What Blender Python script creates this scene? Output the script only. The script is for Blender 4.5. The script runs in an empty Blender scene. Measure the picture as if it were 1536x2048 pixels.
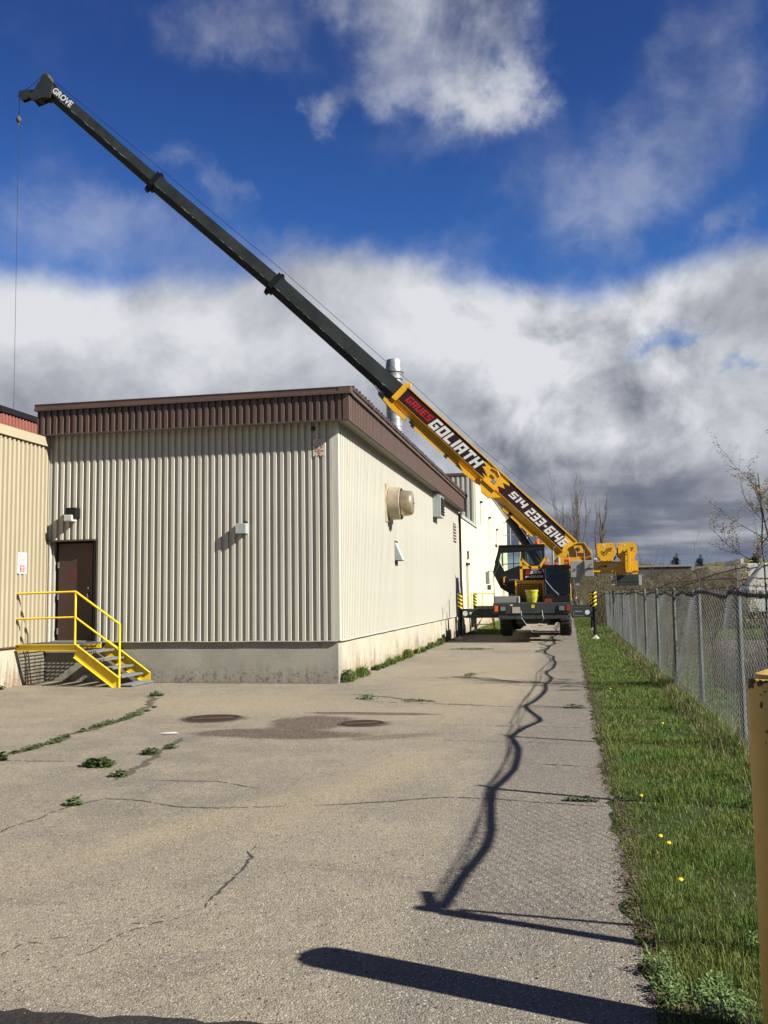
import bpy, bmesh, math, random
import numpy as np
from mathutils import Vector, Matrix
R = math.radians
random.seed(7)
rng = np.random.default_rng(7)
scene = bpy.context.scene
C = scene.collection

# ------------------------------------------------------------------ camera
cam = bpy.data.cameras.new('camera')
cam_o = bpy.data.objects.new('camera', cam)
C.objects.link(cam_o)
yaw, pit, rol = R(-11.2859), R(5.2), R(0.8)
fw = Vector((math.sin(yaw) * math.cos(pit), math.cos(yaw) * math.cos(pit), math.sin(pit)))
rt = Vector((math.cos(yaw), -math.sin(yaw), 0))
up = rt.cross(fw)
r2 = rt * math.cos(rol) - up * math.sin(rol)
u2 = up * math.cos(rol) + rt * math.sin(rol)
M = Matrix((r2, u2, -fw)).transposed().to_4x4()
M.translation = Vector((0, 0, 1.65))
cam_o.matrix_world = M
cam.sensor_fit = 'VERTICAL'
cam.sensor_height = 36
cam.sensor_width = 27
cam.lens = 1830 / 2048 * 36
cam.clip_start = 0.05
cam.clip_end = 5000
scene.camera = cam_o
scene.render.resolution_x = 768
scene.render.resolution_y = 1024

# ------------------------------------------------------------------ light
SUN_AZ, SUN_EL = R(16.5), R(33.4)          # azimuth measured from +X towards -Y
sun = bpy.data.lights.new('sun', 'SUN')
sun.energy = 5.0
sun.angle = R(0.53)
sun.color = (1.0, 0.955, 0.85)
sun_o = bpy.data.objects.new('sun', sun)
C.objects.link(sun_o)
sdir = Vector((math.cos(SUN_EL) * math.cos(SUN_AZ), -math.cos(SUN_EL) * math.sin(SUN_AZ), math.sin(SUN_EL)))
sun_o.rotation_euler = sdir.to_track_quat('Z', 'Y').to_euler()
sun_o.location = (20, -8, 30)

scene.view_settings.view_transform = 'Standard'
scene.view_settings.look = 'None'
scene.view_settings.gamma = 1
scene.view_settings.exposure = 1.58
scene.view_settings.use_curve_mapping = False


class NT:
    """tiny helper to write node graphs as expressions"""
    def __init__(self, tree):
        self.t = tree
        tree.nodes.clear()

    def n(self, kind, **kw):
        nd = self.t.nodes.new(kind)
        for k, v in kw.items():
            setattr(nd, k, v)
        return nd

    def set(self, sock, v):
        if v is None:
            return
        if hasattr(v, 'is_output') or isinstance(v, bpy.types.NodeSocket):
            self.t.links.new(v, sock)
        else:
            if isinstance(v, (tuple, list)) and len(v) == 3 and sock.type == 'RGBA':
                v = (*v, 1)
            sock.default_value = v

    def m(self, op, a, b=None, c=None, clamp=False):
        nd = self.n('ShaderNodeMath', operation=op, use_clamp=clamp)
        self.set(nd.inputs[0], a)
        self.set(nd.inputs[1], b)
        self.set(nd.inputs[2], c)
        return nd.outputs[0]

    def mix(self, f, a, b, blend='MIX'):
        nd = self.n('ShaderNodeMix', data_type='RGBA', blend_type=blend)
        self.set(nd.inputs[0], f)
        self.set(nd.inputs[6], a)
        self.set(nd.inputs[7], b)
        return nd.outputs[2]

    def ss(self, v, lo, hi, a=0.0, b=1.0):
        nd = self.n('ShaderNodeMapRange', interpolation_type='SMOOTHSTEP')
        self.set(nd.inputs[0], v)
        self.set(nd.inputs[1], lo)
        self.set(nd.inputs[2], hi)
        self.set(nd.inputs[3], a)
        self.set(nd.inputs[4], b)
        return nd.outputs[0]

    def noise(self, vec, scale, detail=3, rough=0.55, dist=0.0):
        nd = self.n('ShaderNodeTexNoise')
        self.set(nd.inputs['Vector'], vec)
        nd.inputs['Scale'].default_value = scale
        nd.inputs['Detail'].default_value = detail
        nd.inputs['Roughness'].default_value = rough
        nd.inputs['Distortion'].default_value = dist
        return nd.outputs[0]

    def comb(self, x, y, z):
        nd = self.n('ShaderNodeCombineXYZ')
        self.set(nd.inputs[0], x)
        self.set(nd.inputs[1], y)
        self.set(nd.inputs[2], z)
        return nd.outputs[0]

    def vm(self, op, a, b=None):
        nd = self.n('ShaderNodeVectorMath', operation=op)
        self.set(nd.inputs[0], a)
        self.set(nd.inputs[1], b)
        return nd.outputs[0]


# ------------------------------------------------------------------ sky
world = bpy.data.worlds.new('World')
scene.world = world
world.use_nodes = True
w = NT(world.node_tree)
tc = w.n('ShaderNodeTexCoord')
sep = w.n('ShaderNodeSeparateXYZ')
w.t.links.new(tc.outputs['Generated'], sep.inputs[0])
dx, dy, dz = sep.outputs
el = w.m('MULTIPLY', w.m('ARCSINE', dz), 57.2958)
az = w.m('MULTIPLY', w.m('ARCTAN2', dx, dy), 57.2958)
sky = w.n('ShaderNodeTexSky', sky_type='NISHITA')
sky.sun_disc = False
sky.sun_elevation = SUN_EL
sky.sun_rotation = R(90) + SUN_AZ
sky.air_density = 1.0
sky.dust_density = 0.3
sky.ozone_density = 2.2
blue = w.mix(w.ss(el, 16.0, 34.0), w.mix(1.0, sky.outputs[0], (0.22, 0.46, 0.84), 'MULTIPLY'), w.mix(1.0, sky.outputs[0], (0.165, 0.29, 0.60), 'MULTIPLY'))
zc = w.m('ADD', w.m('MAXIMUM', dz, 0.0), 0.10)
pl = w.comb(w.m('DIVIDE', dx, zc), w.m('DIVIDE', dy, zc), 0.0)
DIR = tc.outputs['Generated']
n1 = w.noise(pl, 0.9, 6, 0.52, 0.1)
n2 = w.noise(w.vm('ADD', DIR, (3.1, 1.7, 0.4)), 3.6, 8, 0.50, 0.0)
n2b = w.noise(w.vm('ADD', DIR, (3.1 + .045, 1.7 - .01, 0.4 + .04)), 3.6, 8, 0.50, 0.0)
n3 = w.noise(w.vm('ADD', DIR, (1.3, 5.7, 2.4)), 9.0, 7, 0.62, 0.3)
n2c = w.noise(w.vm('ADD', DIR, (7.3, 2.2, 1.1)), 1.7, 3, 0.5, 0.0)
n3b = w.noise(w.vm('ADD', DIR, (1.3 + .02, 5.7, 2.4 + .02)), 9.0, 7, 0.62, 0.3)


wa = w.noise(w.vm('ADD', DIR, (9.1, 4.4, 6.0)), 7.0, 6, 0.62, 0.0)
wb = w.noise(w.vm('ADD', DIR, (2.1, 8.4, 1.6)), 7.0, 6, 0.62, 0.0)
azw = w.m('ADD', az, w.m('MULTIPLY', w.m('SUBTRACT', wa, 0.5), 14.0))
elw = w.m('ADD', el, w.m('MULTIPLY', w.m('SUBTRACT', wb, 0.5), 9.0))


def blob(a, e, ra, re, k=1.0, tilt=0.0):
    u = w.m('SUBTRACT', azw, a)
    v = w.m('SUBTRACT', elw, e)
    ct, st = math.cos(R(tilt)), math.sin(R(tilt))
    uu = w.m('ADD', w.m('MULTIPLY', u, ct / ra), w.m('MULTIPLY', v, st / ra))
    vv = w.m('ADD', w.m('MULTIPLY', u, -st / re), w.m('MULTIPLY', v, ct / re))
    d2 = w.m('ADD', w.m('MULTIPLY', uu, uu), w.m('MULTIPLY', vv, vv))
    return w.m('MULTIPLY', w.m('EXPONENT', w.m('MULTIPLY', d2, -1.0)), k)


def addm(*a):
    r = a[0]
    for b in a[1:]:
        r = w.m('ADD', r, b)
    return r


def cen(v, k):
    return w.m('MULTIPLY', w.m('SUBTRACT', v, 0.5), k)


band = w.ss(addm(el, cen(n2, 9.0), cen(n2c, 5.0), blob(-13.0, 19.0, 7.0, 6.0, -2.2), blob(4.0, 18.0, 5.0, 6.0, 1.2)), 21.5, 15.5, 0.0, 1.0)
high = addm(blob(-5.5, 32.6, 5.2, 4.0, 1.15), blob(-3.6, 28.6, 2.8, 2.4, 0.95), blob(-14.6, 29.8, 2.2, 1.4, 0.85), blob(-11.0, 31.6, 3.0, 1.6, 0.55), blob(-12.0, 36.0, 9.0, 2.2, 0.9),
            blob(-20.0, 33.5, 3.0, 1.6, 0.35))
veil = addm(blob(-19.5, 33.5, 5.5, 2.6, 0.95), blob(-7.5, 27.5, 6.0, 1.8, .45), blob(8.0, 29.5, 6.5, 3.2, 0.95, 30), blob(3.0, 23.0, 6.5, 2.6, 0.85), blob(9.0, 25.0, 5.0, 3.0, .6), blob(11.2, 20.8, 2.4, 1.0, 0.9, 25), blob(-28.0, 21.0, 11.0, 2.4, 0.75), blob(-14.0, 20.2, 9.0, 2.2, 0.75),
            blob(-22.5, 24.3, 2.4, .9, 0.7, -20), blob(-24.0, 27.0, 4.0, 1.5, .22, -20), blob(60.0, 30.0, 24.0, 12.0, 0.5), blob(-80.0, 34.0, 26.0, 12.0, 0.5), blob(150.0, 30.0, 30.0, 12.0, 0.4))
hole = addm(blob(6.0, 14.6, 2.6, 1.1, -0.8, 15), blob(10.0, 12.9, 2.6, 0.8, -0.7, 10))
dens = addm(w.m('MULTIPLY', band, 1.5), high, cen(n2, 1.3), cen(n3, .6), w.m('MULTIPLY', hole, w.ss(el, 6.0, 10.0)))
hard = w.ss(dens, 0.30, w.ss(el, 19.0, 25.0, 1.10, 1.7))
soft = w.m('MULTIPLY', w.ss(addm(veil, w.m('MULTIPLY', dens, .55), cen(n2, 1.0), cen(n3, .5)), 0.20, 1.7), 0.46)
mask = addm(hard, w.m('MULTIPLY', w.m('SUBTRACT', 1.0, hard), soft))
relief = addm(w.m('MULTIPLY', w.m('SUBTRACT', n2, n2b), 2.6), w.m('MULTIPLY', w.m('SUBTRACT', n3, n3b), 1.0))
relief = w.m('MULTIPLY', relief, w.m('ADD', w.m('MULTIPLY', addm(w.ss(az, -12.0, -3.0, .3, 1.15), w.m('MULTIPLY', w.ss(az, 6.0, 11.0), -.6)), w.ss(el, 5.0, 8.0, .3, 1.0)), w.ss(el, 20.0, 26.0, 0.0, .3)))
low = w.ss(el, 9.0, 4.0)
lit = addm(w.m('MULTIPLY', cen(n1, 1.7), low), w.m('MULTIPLY', addm(cen(n2, .75), cen(n3, .45)), w.m('SUBTRACT', 1.0, w.m('MULTIPLY', low, .6))), relief,
           w.ss(el, 1.0, 11.0, 0.24, 0.75), blob(-27.0, 16.0, 12.0, 2.6, 0.24), blob(-6.0, 15.5, 10.0, 1.8, 0.10), blob(-1.0, 12.3, 4.0, 2.4, 0.20), blob(-30.0, 11.0, 16.0, 2.4, -.20), blob(-12.0, 10.5, 8.0, 2.2, -.12),
           blob(5.0, 9.5, 4.0, 1.4, .12), blob(7.0, 5.5, 8.0, 1.2, -.14), w.ss(el, 22.0, 28.0, 0.0, 0.06))
cr = w.n('ShaderNodeValToRGB')
w.t.links.new(lit, cr.inputs[0])
els = cr.color_ramp.elements
els[0].position = 0.02
els[0].color = (0.62, 0.76, 1.15, 1)
els[1].position = 1.0
els[1].color = (4.9, 5.0, 5.25, 1)
e = els.new(0.32)
e.color = (1.30, 1.42, 1.78, 1)
e = els.new(0.66)
e.color = (2.95, 3.12, 3.45, 1)
haze_c = w.mix(w.ss(el, 3.0, 0.0), cr.outputs[0], (1.5, 1.95, 2.9))
col = w.mix(mask, blue, haze_c)
bg = w.n('ShaderNodeBackground')
w.set(bg.inputs[0], col)
bg.inputs[1].default_value = 0.05
out = w.n('ShaderNodeOutputWorld')
w.t.links.new(bg.outputs[0], out.inputs[0])


# ------------------------------------------------------------------ materials
K = 0.56      # the picture is exposed bright, so reflectances are kept at their low real-world values


def kk(g, c):
    return g.mix(1.0, c, (K, K, K), 'MULTIPLY')


def mat(name, base, rough=0.6, metal=0.0, var=0.0, vscale=3.0, var2=None, bump=0.0, bscale=60.0, spec=0.5, stretch=None,
        streak=None, coat=0.0, rnd=0.0):
    """plain painted or raw surface with gentle procedural variation"""
    m = bpy.data.materials.new(name)
    m.use_nodes = True
    g = NT(m.node_tree)
    p = g.n('ShaderNodeBsdfPrincipled')
    o = g.n('ShaderNodeOutputMaterial')
    g.t.links.new(p.outputs[0], o.inputs[0])
    t = g.n('ShaderNodeTexCoord').outputs['Object']
    colr = (*base, 1)
    if var or var2:
        v = t
        if stretch:
            v = g.vm('MULTIPLY', t, stretch)
        f = g.noise(v, vscale, 5, 0.6)
        f = g.ss(f, 0.3, 0.7)
        c2 = var2 if var2 else tuple(b * (1 - var) for b in base)
        c1 = base if var2 else tuple(min(1, b * (1 + var * .6)) for b in base)
        colr = g.mix(f, c1, c2)
    if rnd:
        oi = g.n('ShaderNodeObjectInfo').outputs['Random']
        colr = g.mix(g.m('MULTIPLY', oi, rnd), colr, tuple(v_ * .72 for v_ in base))
    if streak:
        sc, amount, dark = streak
        f = g.noise(g.vm('MULTIPLY', t, (7.0, 7.0, 0.7)), sc, 5, 0.65)
        f = g.ss(f, 0.56, 0.74, 0.0, amount)
        colr = g.mix(f, colr, dark)
    g.set(p.inputs['Base Color'], kk(g, colr))
    p.inputs['Roughness'].default_value = rough
    p.inputs['Metallic'].default_value = metal
    p.inputs['Specular IOR Level'].default_value = spec
    p.inputs['Coat Weight'].default_value = coat
    if bump:
        b = g.n('ShaderNodeBump')
        b.inputs['Strength'].default_value = bump
        b.inputs['Distance'].default_value = 0.01
        g.set(b.inputs['Height'], g.noise(t, bscale, 4, 0.6))
        g.t.links.new(b.outputs[0], p.inputs['Normal'])
    return m


MT = {}
MT['siding'] = mat('siding_paint', (0.57, 0.552, 0.475), 0.5, rnd=.16, var=0.07, vscale=1.2, stretch=(1, 1, .35), streak=(1.2, 0.35, (0.34, 0.30, 0.23)), bump=0.15, bscale=30)
MT['siding_tan'] = mat('tan_siding_paint', (0.44, 0.38, 0.265), 0.5, var=0.06, vscale=1.0, streak=(1.4, 0.2, (0.38, 0.30, 0.17)), bump=0.1, bscale=25)
MT['siding_red'] = mat('red_siding_paint', (0.26, 0.085, 0.06), 0.6, var=0.1, vscale=2)
MT['brown'] = mat('brown_trim_paint', (0.105, 0.062, 0.047), 0.5, var=0.16, vscale=1.5, streak=(1.5, 0.35, (0.13, 0.085, 0.065)))
MT['brown_dark'] = mat('dark_gap_shade', (0.05, 0.035, 0.028), 0.7, var=0.2, vscale=4)
MT['door'] = mat('door_paint', (0.060, 0.030, 0.025), 0.5, var=0.22, vscale=2, bump=0.05, streak=(2.0, .35, (0.09, 0.055, 0.045)))
MT['soffit'] = mat('soffit_paint', (0.40, 0.37, 0.31), 0.6, var=0.05)
MT['cream'] = mat('cream_wall_paint', (0.80, 0.74, 0.50), 0.6, var=0.03, vscale=.6)
MT['yellow'] = mat('yellow_paint', (0.98, 0.66, 0.015), 0.4, var=0.08, vscale=6, streak=(3, .55, (0.42, 0.25, 0.07)))
MT['bollard'] = mat('old_ochre_paint', (0.80, 0.50, 0.10), 0.5, var=0.10, vscale=5, streak=(2.2, .3, (0.60, 0.34, 0.10)), bump=.12, bscale=18)
MT['crane_yellow'] = mat('crane_yellow_paint', (0.92, 0.47, 0.008), 0.42, var=0.10, vscale=3, streak=(2.5, .35, (0.50, 0.25, 0.04)))
MT['boom_grey'] = mat('boom_grey_paint', (0.034, 0.041, 0.039), 0.5, var2=(0.016, 0.021, 0.020), vscale=1.1, streak=(2.0, .4, (0.075, 0.075, 0.062)), spec=.35)
MT['crane_grey'] = mat('crane_grey_paint', (0.038, 0.045, 0.047), 0.5, spec=.35, var=0.2, vscale=2)
MT['black'] = mat('black_paint', (0.006, 0.006, 0.0065), 0.5, spec=.3, var=0.2, vscale=3)
MT['decal'] = mat('black_decal', (0.008, 0.009, 0.012), 0.55, var2=(0.045, 0.005, 0.010), vscale=.4, spec=.2)
MT['red_print'] = mat('red_print', (0.45, 0.012, 0.012), 0.4)
MT['white_print'] = mat('white_print', (0.75, 0.75, 0.73), 0.45)
MT['grey_print'] = mat('grey_print', (0.10, 0.11, 0.12), 0.5)
MT['rubber'] = mat('tyre_rubber', (0.016, 0.016, 0.017), 0.85, var=0.2, vscale=6, bump=.3)
MT['galv'] = mat('galvanised_steel', (0.40, 0.42, 0.44), 0.45, 0.55, var=0.35, vscale=4)
MT['galv_dull'] = mat('dull_galvanised_steel', (0.30, 0.32, 0.32), 0.55, 0.35, var=0.2, vscale=8)
MT['wire'] = mat('fence_wire', (0.55, 0.57, 0.57), 0.5, 0.3)
MT['post'] = mat('fence_post_steel', (0.12, 0.13, 0.13), 0.6, 0.2, var=0.3, vscale=6)
MT['barb'] = mat('old_barbed_wire', (0.05, 0.04, 0.035), 0.7, 0.2)
MT['chrome'] = mat('polished_steel', (1.0, 1.0, 1.0), 0.18, 1.0)
MT['greybox'] = mat('pale_grey_box_paint', (0.40, 0.44, 0.43), 0.5, var=0.08, vscale=4)
MT['greybox2'] = mat('grey_box_paint', (0.30, 0.31, 0.31), 0.5, var=0.1, vscale=5, bump=.1)
MT['fan'] = mat('weathered_beige_metal', (0.66, 0.58, 0.42), 0.42, 0.35, var2=(0.46, 0.38, 0.26), vscale=4, streak=(4, .5, (0.25, 0.13, 0.05)))
MT['fandome'] = mat('weathered_aluminium', (0.95, 0.85, 0.66), 0.28, 0.8, var2=(0.70, 0.50, 0.26), vscale=5)
MT['dark'] = mat('dark_void', (0.006, 0.006, 0.006), 0.9)
MT['lens'] = mat('frosted_lens', (0.55, 0.55, 0.52), 0.35)
MT['sign'] = mat('sign_white', (0.62, 0.58, 0.50), 0.5, var=0.05, vscale=8)
MT['sign2'] = mat('sign_bright_white', (0.74, 0.74, 0.72), 0.5)
MT['sign_red'] = mat('sign_red', (0.52, 0.05, 0.05), 0.5)
MT['door_red'] = mat('faded_door_red', (0.115, 0.015, 0.018), 0.6)
MT['orange'] = mat('orange_plastic', (0.85, 0.12, 0.01), 0.3, spec=.6)
MT['amber'] = mat('amber_lens', (0.28, 0.035, 0.01), 0.25)
MT['lamp'] = mat('headlight_lens', (0.25, 0.27, 0.27), 0.12, 0.4)
MT['bucket'] = mat('yellow_plastic', (0.55, 0.52, 0.02), 0.35, var=0.1, vscale=5)
MT['tread'] = mat('tread_plate', (0.30, 0.30, 0.28), 0.5, 0.4, bump=.6, bscale=55)
MT['conc_end'] = mat('pale_plate', (0.42, 0.38, 0.30), 0.7)
MT['grating'] = mat('weathered_grating', (0.20, 0.21, 0.215), 0.6, 0.2, var=0.15, vscale=8, bump=.3, bscale=80)
MT['bark'] = mat('bark', (0.06, 0.043, 0.035), 0.9, var=0.3, vscale=9)
MT['bark_pale'] = mat('pale_bark', (0.13, 0.10, 0.08), 0.9, var=0.35, vscale=3)
MT['bud'] = mat('olive_young_leaf', (0.42, 0.40, 0.12), 0.7, var2=(0.42, 0.28, 0.11), vscale=14)
MT['weed'] = mat('weed_leaf', (0.040, 0.085, 0.015), 0.6, var2=(0.08, 0.13, 0.03), vscale=30)
MT['weed2'] = mat('pale_weed_leaf', (0.17, 0.25, 0.075), 0.6, var2=(0.09, 0.16, 0.03), vscale=22)
MT['dandelion'] = mat('dandelion_petals', (0.85, 0.62, 0.01), 0.6)
MT['dry'] = mat('dry_leaf_litter', (0.075, 0.040, 0.022), 0.9, var2=(0.15, 0.095, 0.055), vscale=25)
MT['thicket'] = mat('thicket_twigs', (0.15, 0.115, 0.07), 0.9, var2=(0.10, 0.095, 0.04), vscale=.8)
MT['farwall'] = mat('grey_brown_wall', (0.085, 0.075, 0.06), 0.8, var=0.2, vscale=.6)
MT['farroof'] = mat('pale_roof', (0.30, 0.29, 0.26), 0.8, var=0.1)
MT['fargreen'] = mat('spring_foliage', (0.26, 0.26, 0.07), 0.9, var2=(0.17, 0.18, 0.06), vscale=.3)
MT['conifer'] = mat('dark_evergreen_foliage', (0.02, 0.035, 0.015), 0.9)
MT['beigewall'] = mat('beige_wall', (0.33, 0.28, 0.19), 0.8, var=0.1, vscale=1)
MT['whitewall'] = mat('white_wall', (0.66, 0.66, 0.64), 0.6, var=0.06, vscale=1)
MT['rust'] = mat('rusty_iron', (0.075, 0.042, 0.028), 0.85, var2=(0.13, 0.085, 0.055), vscale=14, bump=.5, bscale=60)
MT['cover'] = mat('dirt_caked_iron', (0.036, 0.021, 0.013), 0.98, spec=.1, var2=(0.065, 0.040, 0.026), vscale=11, bump=.8, bscale=45)
MT['crack'] = mat('crack_dark', (0.035, 0.03, 0.025), 0.95)
MT['mossy'] = mat('mossy_crack', (0.055, 0.06, 0.025), 0.95, var2=(0.09, 0.06, 0.035), vscale=12)
MT['seat'] = mat('dark_vinyl', (0.015, 0.017, 0.02), 0.6)
MT['orange_tower'] = mat('orange_mast_paint', (0.62, 0.32, 0.12), 0.7)


def glass_mat(name, tint, alpha_mix=0.35, rough=0.05):
    m = bpy.data.materials.new(name)
    m.use_nodes = True
    g = NT(m.node_tree)
    gl = g.n('ShaderNodeBsdfGlossy')
    gl.inputs['Roughness'].default_value = rough
    gl.inputs['Color'].default_value = (0.7, 0.8, 0.8, 1)
    tr = g.n('ShaderNodeBsdfTransparent')
    tr.inputs['Color'].default_value = (*tint, 1)
    fr = g.n('ShaderNodeFresnel')
    fr.inputs['IOR'].default_value = 1.5
    mx = g.n('ShaderNodeMixShader')
    g.set(mx.inputs[0], g.m('ADD', fr.outputs[0], alpha_mix - .04, clamp=True))
    g.t.links.new(tr.outputs[0], mx.inputs[1])
    g.t.links.new(gl.outputs[0], mx.inputs[2])
    o = g.n('ShaderNodeOutputMaterial')
    g.t.links.new(mx.outputs[0], o.inputs[0])
    return m


MT['glass'] = glass_mat('green_tinted_glass', (0.68, 0.85, 0.76), 0.12)
MT['glass_dark'] = glass_mat('dark_tinted_glass', (0.14, 0.19, 0.21), 0.06)


def mat_foundation(name, base, dirt, amt=.08):
    m = bpy.data.materials.new(name)
    m.use_nodes = True
    g = NT(m.node_tree)
    p = g.n('ShaderNodeBsdfPrincipled')
    o = g.n('ShaderNodeOutputMaterial')
    g.t.links.new(p.outputs[0], o.inputs[0])
    geo = g.n('ShaderNodeNewGeometry').outputs['Position']
    s = g.n('ShaderNodeSeparateXYZ')
    g.t.links.new(geo, s.inputs[0])
    z = s.outputs[2]
    big = g.noise(geo, 1.3, 5, 0.6)
    c = g.mix(g.ss(big, 0.35, 0.7), base, tuple(b * .82 for b in base))
    # dirt splash near the ground, ragged, and drips from the top
    rag = g.noise(g.vm('MULTIPLY', geo, (1, 1, .32)), 4.5, 6, 0.70)
    low = g.m('ADD', g.m('MULTIPLY', z, -1.5), g.m('MULTIPLY', g.m('SUBTRACT', rag, 0.5), 3.0))
    c = g.mix(g.ss(low, -0.55, 0.12, 0.0, 0.75), c, dirt)
    vs_ = g.noise(g.vm('MULTIPLY', geo, (1, 1, .12)), 7.0, 5, 0.72)
    c = g.mix(g.m('MULTIPLY', g.m('MULTIPLY', g.ss(vs_, 0.50, 0.66), g.ss(z, 0.70, 0.30)), amt), c, (0.15, 0.115, 0.08))
    spot = g.noise(geo, 9.0, 5, 0.7)
    low2 = g.m('MULTIPLY', g.ss(z, 0.38, 0.06), g.ss(spot, 0.50, 0.60))
    c = g.mix(g.m('MULTIPLY', low2, 0.75), c, (0.10, 0.085, 0.07))
    topn = g.noise(g.vm('MULTIPLY', geo, (1, 1, .25)), 3.1, 5, 0.7)
    top = g.m('MULTIPLY', g.ss(z, 0.42, 0.78), g.ss(topn, 0.60, 0.72))
    c = g.mix(g.m('MULTIPLY', top, 0.6), c, (0.13, 0.12, 0.11))
    c = kk(g, c)
    g.set(p.inputs['Base Color'], c)
    p.inputs['Roughness'].default_value = 0.85
    b = g.n('ShaderNodeBump')
    b.inputs['Strength'].default_value = 0.35
    b.inputs['Distance'].default_value = 0.012
    g.set(b.inputs['Height'], g.noise(geo, 25, 6, 0.65))
    g.t.links.new(b.outputs[0], p.inputs['Normal'])
    return m


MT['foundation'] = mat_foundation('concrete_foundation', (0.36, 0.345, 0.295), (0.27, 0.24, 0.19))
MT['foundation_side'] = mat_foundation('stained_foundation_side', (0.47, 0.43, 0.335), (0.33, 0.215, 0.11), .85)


def mat_driveway():
    m = bpy.data.materials.new('old_asphalt')
    m.use_nodes = True
    g = NT(m.node_tree)
    p = g.n('ShaderNodeBsdfPrincipled')
    o = g.n('ShaderNodeOutputMaterial')
    g.t.links.new(p.outputs[0], o.inputs[0])
    pos = g.n('ShaderNodeNewGeometry').outputs['Position']
    s = g.n('ShaderNodeSeparateXYZ')
    g.t.links.new(pos, s.inputs[0])
    x, y, z = s.outputs
    big = g.noise(pos, 0.35, 5, 0.6)
    mid = g.noise(pos, 1.7, 5, 0.62)
    fine = g.noise(pos, 14, 5, 0.7)
    c = g.mix(g.ss(big, 0.35, 0.65), (0.300, 0.256, 0.190), (0.205, 0.180, 0.142))
    c = g.mix(g.ss(mid, 0.40, 0.68, 0, 0.7), c, (0.33, 0.280, 0.205))
    strk = g.noise(g.vm('MULTIPLY', pos, (.55, 1.6, 1)), 1.5, 6, 0.7, 0.6)
    c = g.mix(g.ss(strk, 0.54, 0.72, 0, 0.55), c, (0.175, 0.150, 0.120))
    c = g.mix(g.ss(strk, 0.44, 0.30, 0, 0.45), c, (0.34, 0.29, 0.22))
    c = g.mix(g.ss(fine, 0.48, 0.68, 0, 0.5), c, (0.165, 0.142, 0.115))
    tyre = g.noise(g.vm('MULTIPLY', g.vm('ADD', pos, (3.0, 0.0, 0.0)), (3.2, .18, 1)), 1.2, 4, 0.6, 0.4)
    c = g.mix(g.ss(tyre, 0.56, 0.74, 0, 0.32), c, (0.150, 0.130, 0.108))
    blt = g.noise(pos, 5.5, 5, 0.75)
    c = g.mix(g.ss(blt, 0.58, 0.70, 0, 0.4), c, (0.150, 0.126, 0.100))
    # shade of the fence mesh, painted as a greyer tone on the right
    c = g.mix(g.m('MULTIPLY', g.ss(g.m('ADD', x, g.m('MULTIPLY', g.m('SUBTRACT', mid, .5), .5)), -0.95, -0.72), 0.6), c, (0.178, 0.160, 0.142))

    def ell(cx, cy, rx, ry, wob, lo=1.05, hi=0.75, tilt=0.0):
        u = g.m('SUBTRACT', x, cx)
        v = g.m('SUBTRACT', y, cy)
        ct, st = math.cos(R(tilt)), math.sin(R(tilt))
        a = g.m('ADD', g.m('MULTIPLY', u, ct / rx), g.m('MULTIPLY', v, st / rx))
        b_ = g.m('ADD', g.m('MULTIPLY', u, -st / ry), g.m('MULTIPLY', v, ct / ry))
        d = g.m('SQRT', g.m('ADD', g.m('MULTIPLY', a, a), g.m('MULTIPLY', b_, b_)))
        d = g.m('ADD', d, g.m('MULTIPLY', g.m('SUBTRACT', mid, 0.5), wob))
        d = g.m('ADD', d, g.m('MULTIPLY', g.m('SUBTRACT', fine, 0.5), wob * .35))
        return g.ss(d, lo, hi)
    # sandy wash streaks
    sand = g.m('MAXIMUM', ell(-1.85, 8.0, 0.40, 3.0, 1.3, 1.2, 0.1, -14), ell(-2.75, 6.4, 0.30, 1.8, 1.3, 1.2, 0.1, -22))
    sand = g.m('MAXIMUM', sand, ell(-5.2, 13.6, 2.6, 1.6, 1.2, 1.2, 0.2))
    sand = g.m('MAXIMUM', sand, ell(-1.6, 17.0, 1.5, 6.0, 1.0, 1.3, 0.3))
    c = g.mix(g.m('MULTIPLY', sand, 0.62), c, (0.36, 0.295, 0.195))
    # damp silt between the two covers
    st1 = ell(-3.55, 10.78, 1.25, 0.42, 0.9, 1.02, 0.72, -3)
    st2 = ell(-3.35, 11.75, 0.62, 0.85, 1.0, 1.0, 0.70)
    st3 = ell(-2.75, 12.75, 1.1, 0.16, 0.8, 1.0, 0.7)
    st4 = ell(-2.15, 10.65, 0.75, 0.22, 1.1, 1.0, 0.5, 35)
    st5 = ell(-4.84, 12.03, 0.52, 0.48, 0.5)
    st6 = ell(-2.68, 11.75, 0.42, 0.36, 0.6)
    stn = g.m('MAXIMUM', g.m('MAXIMUM', st1, st2), g.m('MAXIMUM', st3, g.m('MULTIPLY', st4, .6)))
    stn = g.m('MAXIMUM', stn, g.m('MAXIMUM', st5, st6))
    c = g.mix(g.m('MULTIPLY', stn, 0.88), c, (0.078, 0.050, 0.032))
    # scattered small damp and dirty spots
    sp = g.noise(pos, 2.6, 6, 0.72)
    c = g.mix(g.m('MULTIPLY', g.ss(sp, 0.62, 0.72), 0.6), c, (0.12, 0.095, 0.07))
    # exposed aggregate
    vo = g.n('ShaderNodeTexVoronoi', feature='F1')
    g.set(vo.inputs['Vector'], pos)
    vo.inputs['Scale'].default_value = 130
    cs = g.n('ShaderNodeSeparateColor')
    g.t.links.new(vo.outputs['Color'], cs.inputs[0])
    c = g.mix(g.ss(cs.outputs[0], 0.74, 0.97, 0.0, 0.72), c, (0.075, 0.062, 0.052))
    c = g.mix(g.ss(cs.outputs[1], 0.84, 1.0, 0.0, 0.8), c, (0.55, 0.50, 0.42))
    vo2 = g.n('ShaderNodeTexVoronoi', feature='F1')
    g.set(vo2.inputs['Vector'], pos)
    vo2.inputs['Scale'].default_value = 26
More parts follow.
